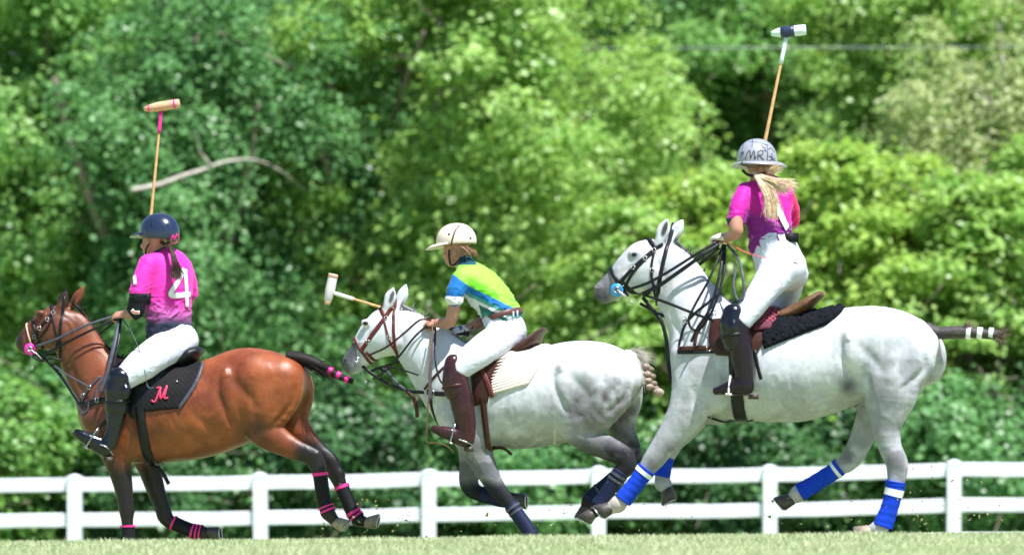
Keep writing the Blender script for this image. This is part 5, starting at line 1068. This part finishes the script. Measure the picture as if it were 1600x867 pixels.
F = FB
p = loop_on(jB, F.P(786, 493, 0), unit(F.P(812, 484, 0) - F.P(748, 505, 0)), V(0, 1, 0), .006, 40, .4); bl = F.part("belt", MB().ribbon(p[0], p[1], .042, .005, True), mat("belt_brown", (.10, .035, .032), .5), rB)
for du in (766, 800, 806): q, g = F.hit(jB, [(du, 500 - (du - 766) * .22)], .012); F.part("belt_loop", MB().box(q[0], (.012, .006, .055)), breech, bl)
gl = Body(.006); fist(gl, F.P(733, 512, .07), V(-1, -.1, -.15), V(.1, .5, -.8), V(0, -.2, 1), .006, 1.1); gl.build()
def gcol(q): n = fbm(q * 30., 14); return lerp3((.02, .025, .05), (.6, .62, .66), sstep(.5, .56, n))
F.part("glove", gl.nets(1), mat("patterned_glove", rough=.7, attr=True), rB, gcol)
hc = F.P(713, 377, 0); hm, fr = helmet_mesh(hc, (-1, .12, 0), (-.05, 0, 1), (.150, .120, .132), 100); he = F.part("helmet", hm, helm_c, rB); F.part("visor", visor_mesh(hc, fr, (.148, .118), -.02, .085, .028, 1.4, .004), helm_c, he)
hb = Body(.008); hb.ell(hc, (.150, .120, .132), .01, np.stack(fr, 1)); hb.build()
for d in decal(F, hb, [[(718, 352), (711, 362), (707, 374), (705, 384)]], .012, .001, .003): F.part("seam_strap", d, mat("seam_brown", (.06, .028, .02), .5), he)
for uv in ((702, 366), (735, 372)): p, g = F.hit(hb, [uv], .001); F.part("vent", MB().disc(p[0], g[0], .008, .004, 12), brn, he)
F.part("chin_strap", free(F, [(702, 390, -.09), (702, 404, -.09), (705, 414, -.07), (712, 412, -.09), (722, 400, -.1)], .016), blk, he)
F.part("hair", strands(F, [[(720, 386, -.1), (728, 392, -.1), (733, 397, -.09)], [(728, 386, -.09), (737, 393, -.06), (741, 398, -.04)], [(732, 386, -.03), (740, 392, 0), (743, 398, .02)]], 120, .004, .007, 9), hair_gd, rB)
mallet(FB, "polo mallet with white-tipped head pointing forward past dappled horse's ears", (728, 521, .06), (519, 457, .42), (511, 476, .42), (521, 428, .42), wrap=.84, wrapm=whitem, hm=mat("whitewashed_wood", (.66, .62, .6), .5, var=.1), band=[(.0, .1, woodm), (.9, .99, woodm)], shaftm=cane)
# ---- right rider
def jc_C(F, q):
    u, v = F.inv(q); n = fbm(q * 8., 16); c = np.ones((len(q), 3)) * np.array((.46, .018, .28)); w = v + 16 * (n - .5); body = (u > 1163 - .2 * (v - 330))
    c = mixcol(c, sstep(330, 352, w - (u - 1200) * .25) * body, (.20, .018, .20)); c = mixcol(c, sstep(.52, .56, fbm(q * np.array((5, 5, 16)), 18)) * sstep(345, 352, v) * body * .8, (.40, .10, .38)); c = mixcol(c, (v > 340) & (~body) & (v < 350), (.03, .03, .06)); c = mixcol(c, sstep(1236, 1240, u) * (v > 300), (.66, .01, .13)); return c
rC, jC, joC, hqC = rider(FC, dict(label="girl in magenta jersey with blonde ponytail and patterned white helmet, rising from saddle", seat=(1225, 470, 0), head=(1187, 262, 0), hf=(.55, .83, 0), hup=(.02, 0, 1), neck=(1190, 284, 0), collar=(0, -4),
    torso=[(1190, 286, 14, .085, 0, .88, .47, 0), (1193, 296, 17, .165, 0, .88, .47, 0), (1197, 322, 22, .178, 0, .88, .47, 0), (1201, 348, 23, .160, 0, .86, .5, 0), (1204, 368, 24, .153, 0, .84, .54, 0), (1206, 385, 26, .156, 0, .82, .56, 0)],
    hips=[(1207, 376, 24, .145, 0, .8, .6, 0), (1212, 394, 28, .165, 0, .78, .62, 0), (1219, 414, 30, .172, 0, .76, .65, 0), (1226, 430, 26, .15, 0, .7, .7, 0)],
    thigh=[(1222, 420, 28, .105, -.08), (1200, 444, 25, .095, -.18), (1180, 472, 21, .085, -.26), (1160, 500, 17, .074, -.32)], far_thigh=[(1236, 426, 22, .10, .12), (1234, 450, 20, .09, .22), (1222, 476, 18, .08, .3), (1195, 500, 16, .07, .34)],
    shin=[(1152, 506, 17, .070, -.335), (1156, 530, 18, .068, -.34), (1159, 556, 17.5, .064, -.345), (1162, 580, 15, .054, -.35), (1164, 596, 13.5, .046, -.355), (1165, 606, 13, .044, -.355)],
    foot=[(1166, 603, 14, .042, -.355), (1154, 603, 13, .043, -.36), (1140, 606, 11, .046, -.36), (1127, 609, 8, .04, -.36), (1119, 610.5, 6, .028, -.36)], heel=[], sole=[(1180, 617), (1172, 617), (1155, 617), (1140, 617), (1126, 616), (1115, 613)],
    guard=[(1146, 490, 17, .066, -.335), (1144, 505, 19, .074, -.34), (1145, 522, 19, .074, -.345), (1147, 534, 18, .07, -.345)], guard_pads=[(1133, 506, 8, 16, .045, -.37), (1146, 512, 9, 14, .045, -.385)], guardm=boot_blk, guard_straps=[((1130, 527), (1168, 520))],
    arm=[(1162, 302, 12, -.08), (1153, 326, 11.5, -.15), (1150, 350, 11, -.19), (1150, 362, 11, -.19), (1144, 368, 9, -.14), (1136, 371, 7.5, -.08)], arm_hand=((-.75, .5, .1), (.1, .3, -.9), (.2, .6, .6)), far_arm=[(1228, 304, 12, .09), (1238, 328, 11, .2), (1236, 350, 10, .28), (1214, 318, 8, .36), (1196, 292, 7, .4)], far_arm_hand=((-.5, .1, .8), (.5, -.8, 0), (-.8, 0, .5)),
    sleeve=[(1165, 302, 16, -.07), (1156, 322, 16, -.13), (1151, 342, 15, -.16)], far_sleeve=[(1224, 303, 16, .08), (1235, 326, 14.5, .18), (1238, 344, 13, .24)], jcol=jc_C, wv=(310, 50), bootm=boot_plum, seat_mass=[(1234, 416, 26, .125, -.04), (1243, 430, 19, .10, .08)]))
F = FC
gl = Body(.006); fist(gl, F.P(1136, 371, -.08), V(-.75, .5, .1), V(.1, .3, -.9), V(.2, .6, .6), .006, 1.1); gl.build()
F.part("glove", gl.nets(1), mat("pale_glove", rough=.7, attr=True), rC, lambda q: lerp3((.66, .64, .6), (.45, .36, .12), sstep(.54, .6, fbm(q * 26., 15))))
for d in decal(F, jC, [[(1208, 312), (1216, 330), (1224, 348), (1229, 358)]], .045, .010): F.part("number", d, whitem, joC)
q, g = F.hit(jC, [(1234, 372)], .012); F.part("radio_pouch", MB().box(q[0], (.09, .035, .06), np.array([[.86, .5, 0], [-.5, .86, 0], [0, 0, 1]]).T), blackc, rC)
hc = F.P(1183, 250, 0); hm, fr = helmet_mesh(hc, (.55, .83, 0), (-.04, 0, 1), (.142, .122, .138), 104); he = F.part("helmet", hm, helm_w, rC); F.part("visor", visor_mesh(hc, fr, (.142, .122), -.022, .065, .03, 3.1, .012, .8), helm_w, he)
hb = Body(.008); hb.ell(hc, (.142, .122, .138), .01, np.stack(fr, 1)); hb.build()
LN = [[(1154, 252), (1170, 256), (1190, 255), (1210, 248)], [(1200, 234), (1205, 232), (1209, 238)], [(1160, 258), (1178, 262), (1198, 258)], [(1198, 226), (1199, 240), (1198, 252)], [(1170, 222), (1186, 224), (1200, 228)]]
MR = [[(1165, 250), (1168, 240), (1172, 236), (1173, 247), (1178, 236), (1179, 248), (1182, 244)], [(1184, 249), (1185, 238), (1191, 236), (1191, 242), (1186, 243), (1193, 250)], [(1163, 239), (1160, 238), (1159, 241), (1162, 242)], [(1193, 236), (1196, 235), (1196, 238)]]
LN += [[(1153, 255), (1170, 259), (1190, 258), (1211, 251)], [(1162, 226), (1160, 234)], [(1205, 240), (1207, 250)], [(1166, 256), (1172, 266)], [(1188, 256), (1182, 266)], [(1176, 219), (1175, 230)], [(1188, 228), (1196, 233)], [(1201, 244), (1206, 247), (1203, 252)]]
inkm = mat("ink", (.02, .02, .028), .5)
for d in decal(F, hb, MR, .006, .002, .001): F.part("lettering", d, inkm, he)
for d in decal(F, hb, LN, .005, .002, .001): F.part("line_pattern", d, inkm, he)
F.part("chin_strap", free(F, [(1160, 266, -.06), (1168, 273, -.1), (1180, 275, -.13), (1196, 270, -.12)], .018), blk, he)
F.part("hair", strands(F, [[(1178, 270, -.1), (1186, 282, -.17), (1196, 300, -.2), (1203, 318, -.2), (1205, 338, -.2)], [(1182, 272, -.1), (1194, 284, -.17), (1206, 298, -.2), (1212, 318, -.2), (1212, 336, -.2)], [(1180, 272, -.1), (1196, 278, -.17), (1214, 283, -.2), (1232, 286, -.2), (1240, 290, -.2)], [(1180, 270, -.1), (1190, 284, -.17), (1198, 304, -.2), (1201, 322, -.2), (1202, 334, -.2)], [(1196, 262, -.05), (1206, 266, -.12), (1215, 262, -.15)], [(1182, 272, -.1), (1200, 282, -.17), (1222, 296, -.2), (1230, 292, -.2)]], 520, .0026, .011, 10), hair_bl, rC)
mallet(FC, "polo mallet with mint-white head and navy band, raised behind patterned helmet", (1184, 276, .42), (1229, 56, .5), (1205, 53, .5), (1259, 47, .5), wrap=.8, wrapm=mintm, hm=mintm, band=[(.28, .68, navym)], shaftm=cane)
tb = Body(.01); tb.chain(F.st([(1222, 420, 28, .105, -.08), (1200, 444, 25, .095, -.18), (1180, 472, 21, .085, -.26), (1160, 500, 17, .074, -.32)]), .02, 5); tb.build()
for d in decal(F, tb, [[(1170, 444), (1174, 438)]], .014, .008): F.part("logo", d, blk, rC)
for F_, r_, pts in ((FA, rA, [(156, 694, -.40), (166, 698, -.40), (172, 704, -.38), (177, 711, -.37)]), (FB, rB, [(716, 686, -.40), (728, 690, -.40), (736, 694, -.38), (742, 700, -.37)])): F_.part("spur", pxtube(F_, pts, [.005, .005, .004, .003]), metal, r_)
# ---- whips
w = FA.thing("riding_whip", FA.P(186, 494, -.1), "thin dark whip hanging from the left rider's hand to the quilted pad", "whip"); FA.part("whip_shaft", pxtube(FA, [(190, 496, -.12), (206, 520, -.28), (222, 560, -.34), (230, 602, -.37)], [.006, .004, .0025, .002]), grey_l, w); FA.part("whip_flap", free(FA, [(229, 600, -.37), (233, 606, -.37), (240, 606, -.37)], .012), grey_l, w)
w = FB.thing("riding_whip", FB.P(672, 540, -.25), "thin tan whip trailing from the boy's hand past his boot toe", "whip"); FB.part("whip_shaft", pxtube(FB, [(676, 508, -.16), (672, 560, -.3), (670, 616, -.37), (667, 670, -.4), (667, 690, -.41), (686, 692, -.42), (700, 698, -.42), (708, 706, -.42)], [.006, .005, .004, .0035, .003]), tan_l, w)
w = FC.thing("riding_whip", FC.P(1140, 384, -.1), "thin pink whip running from the girl's hand across her hip", "whip"); FC.part("whip_shaft", pxtube(FC, [(1134, 378, -.12), (1165, 394, -.24), (1200, 404, -.28), (1243, 411, -.26)], [.005, .003, .0022, .0018]), mat("pink_whip", (.72, .09, .13), .5), w); FC.part("whip_flap", free(FC, [(1240, 410, -.26), (1247, 412, -.26)], .008), blk, w)
# embroidered letter on the quilted pad, red cloth under the right saddle, dots of metal
mm = [[(238, 626), (243, 628), (248, 618), (252, 606), (252, 624), (262, 604), (258, 622), (264, 622)], [(250, 606), (246, 608)]]
for st in mm:
    c = catmull(np.array(st, float), 6); p, g = FA.hit(bA, c, .020); FA.part("embroidery", MB().ribbon(p, g, .014, .002), mat("pink_thread", (.58, .03, .10), .6), padA)
p, g = FA.hit(bA, [(277, 598)], .018); FA.part("stud", MB().sphere(p[0], .009), metal, padA)
rp = FC.thing("saddle_cloth", FC.P(1200, 490, -.2), "dark red patterned cloth showing between girl's thigh and saddle", "saddle cloth"); red_c = mat("red_cloth", (.10, .012, .03), .8, var=.2, vscale=40.)
cl = FC.part("cloth_panel", patch(FC, bC, [(1196, 482), (1184, 500), (1176, 520)], [(1222, 480), (1212, 500), (1204, 518)], .03, .012, 10, 10), red_c, rp)
dm = mat("pink_diamond", (.42, .07, .12), .8)
for i in range(3):
    for k in range(3):
        c = (1190 + 9 * k + (4 if i % 2 else 0), 490 + 8 * i); p, g = FC.hit(bC, [(c[0] - 4, c[1]), (c[0], c[1] - 4), (c[0] + 4, c[1]), (c[0], c[1] + 4), (c[0] - 4, c[1])], .045); FC.part("diamond", MB().ribbon(p, g, .006, .002), dm, cl)
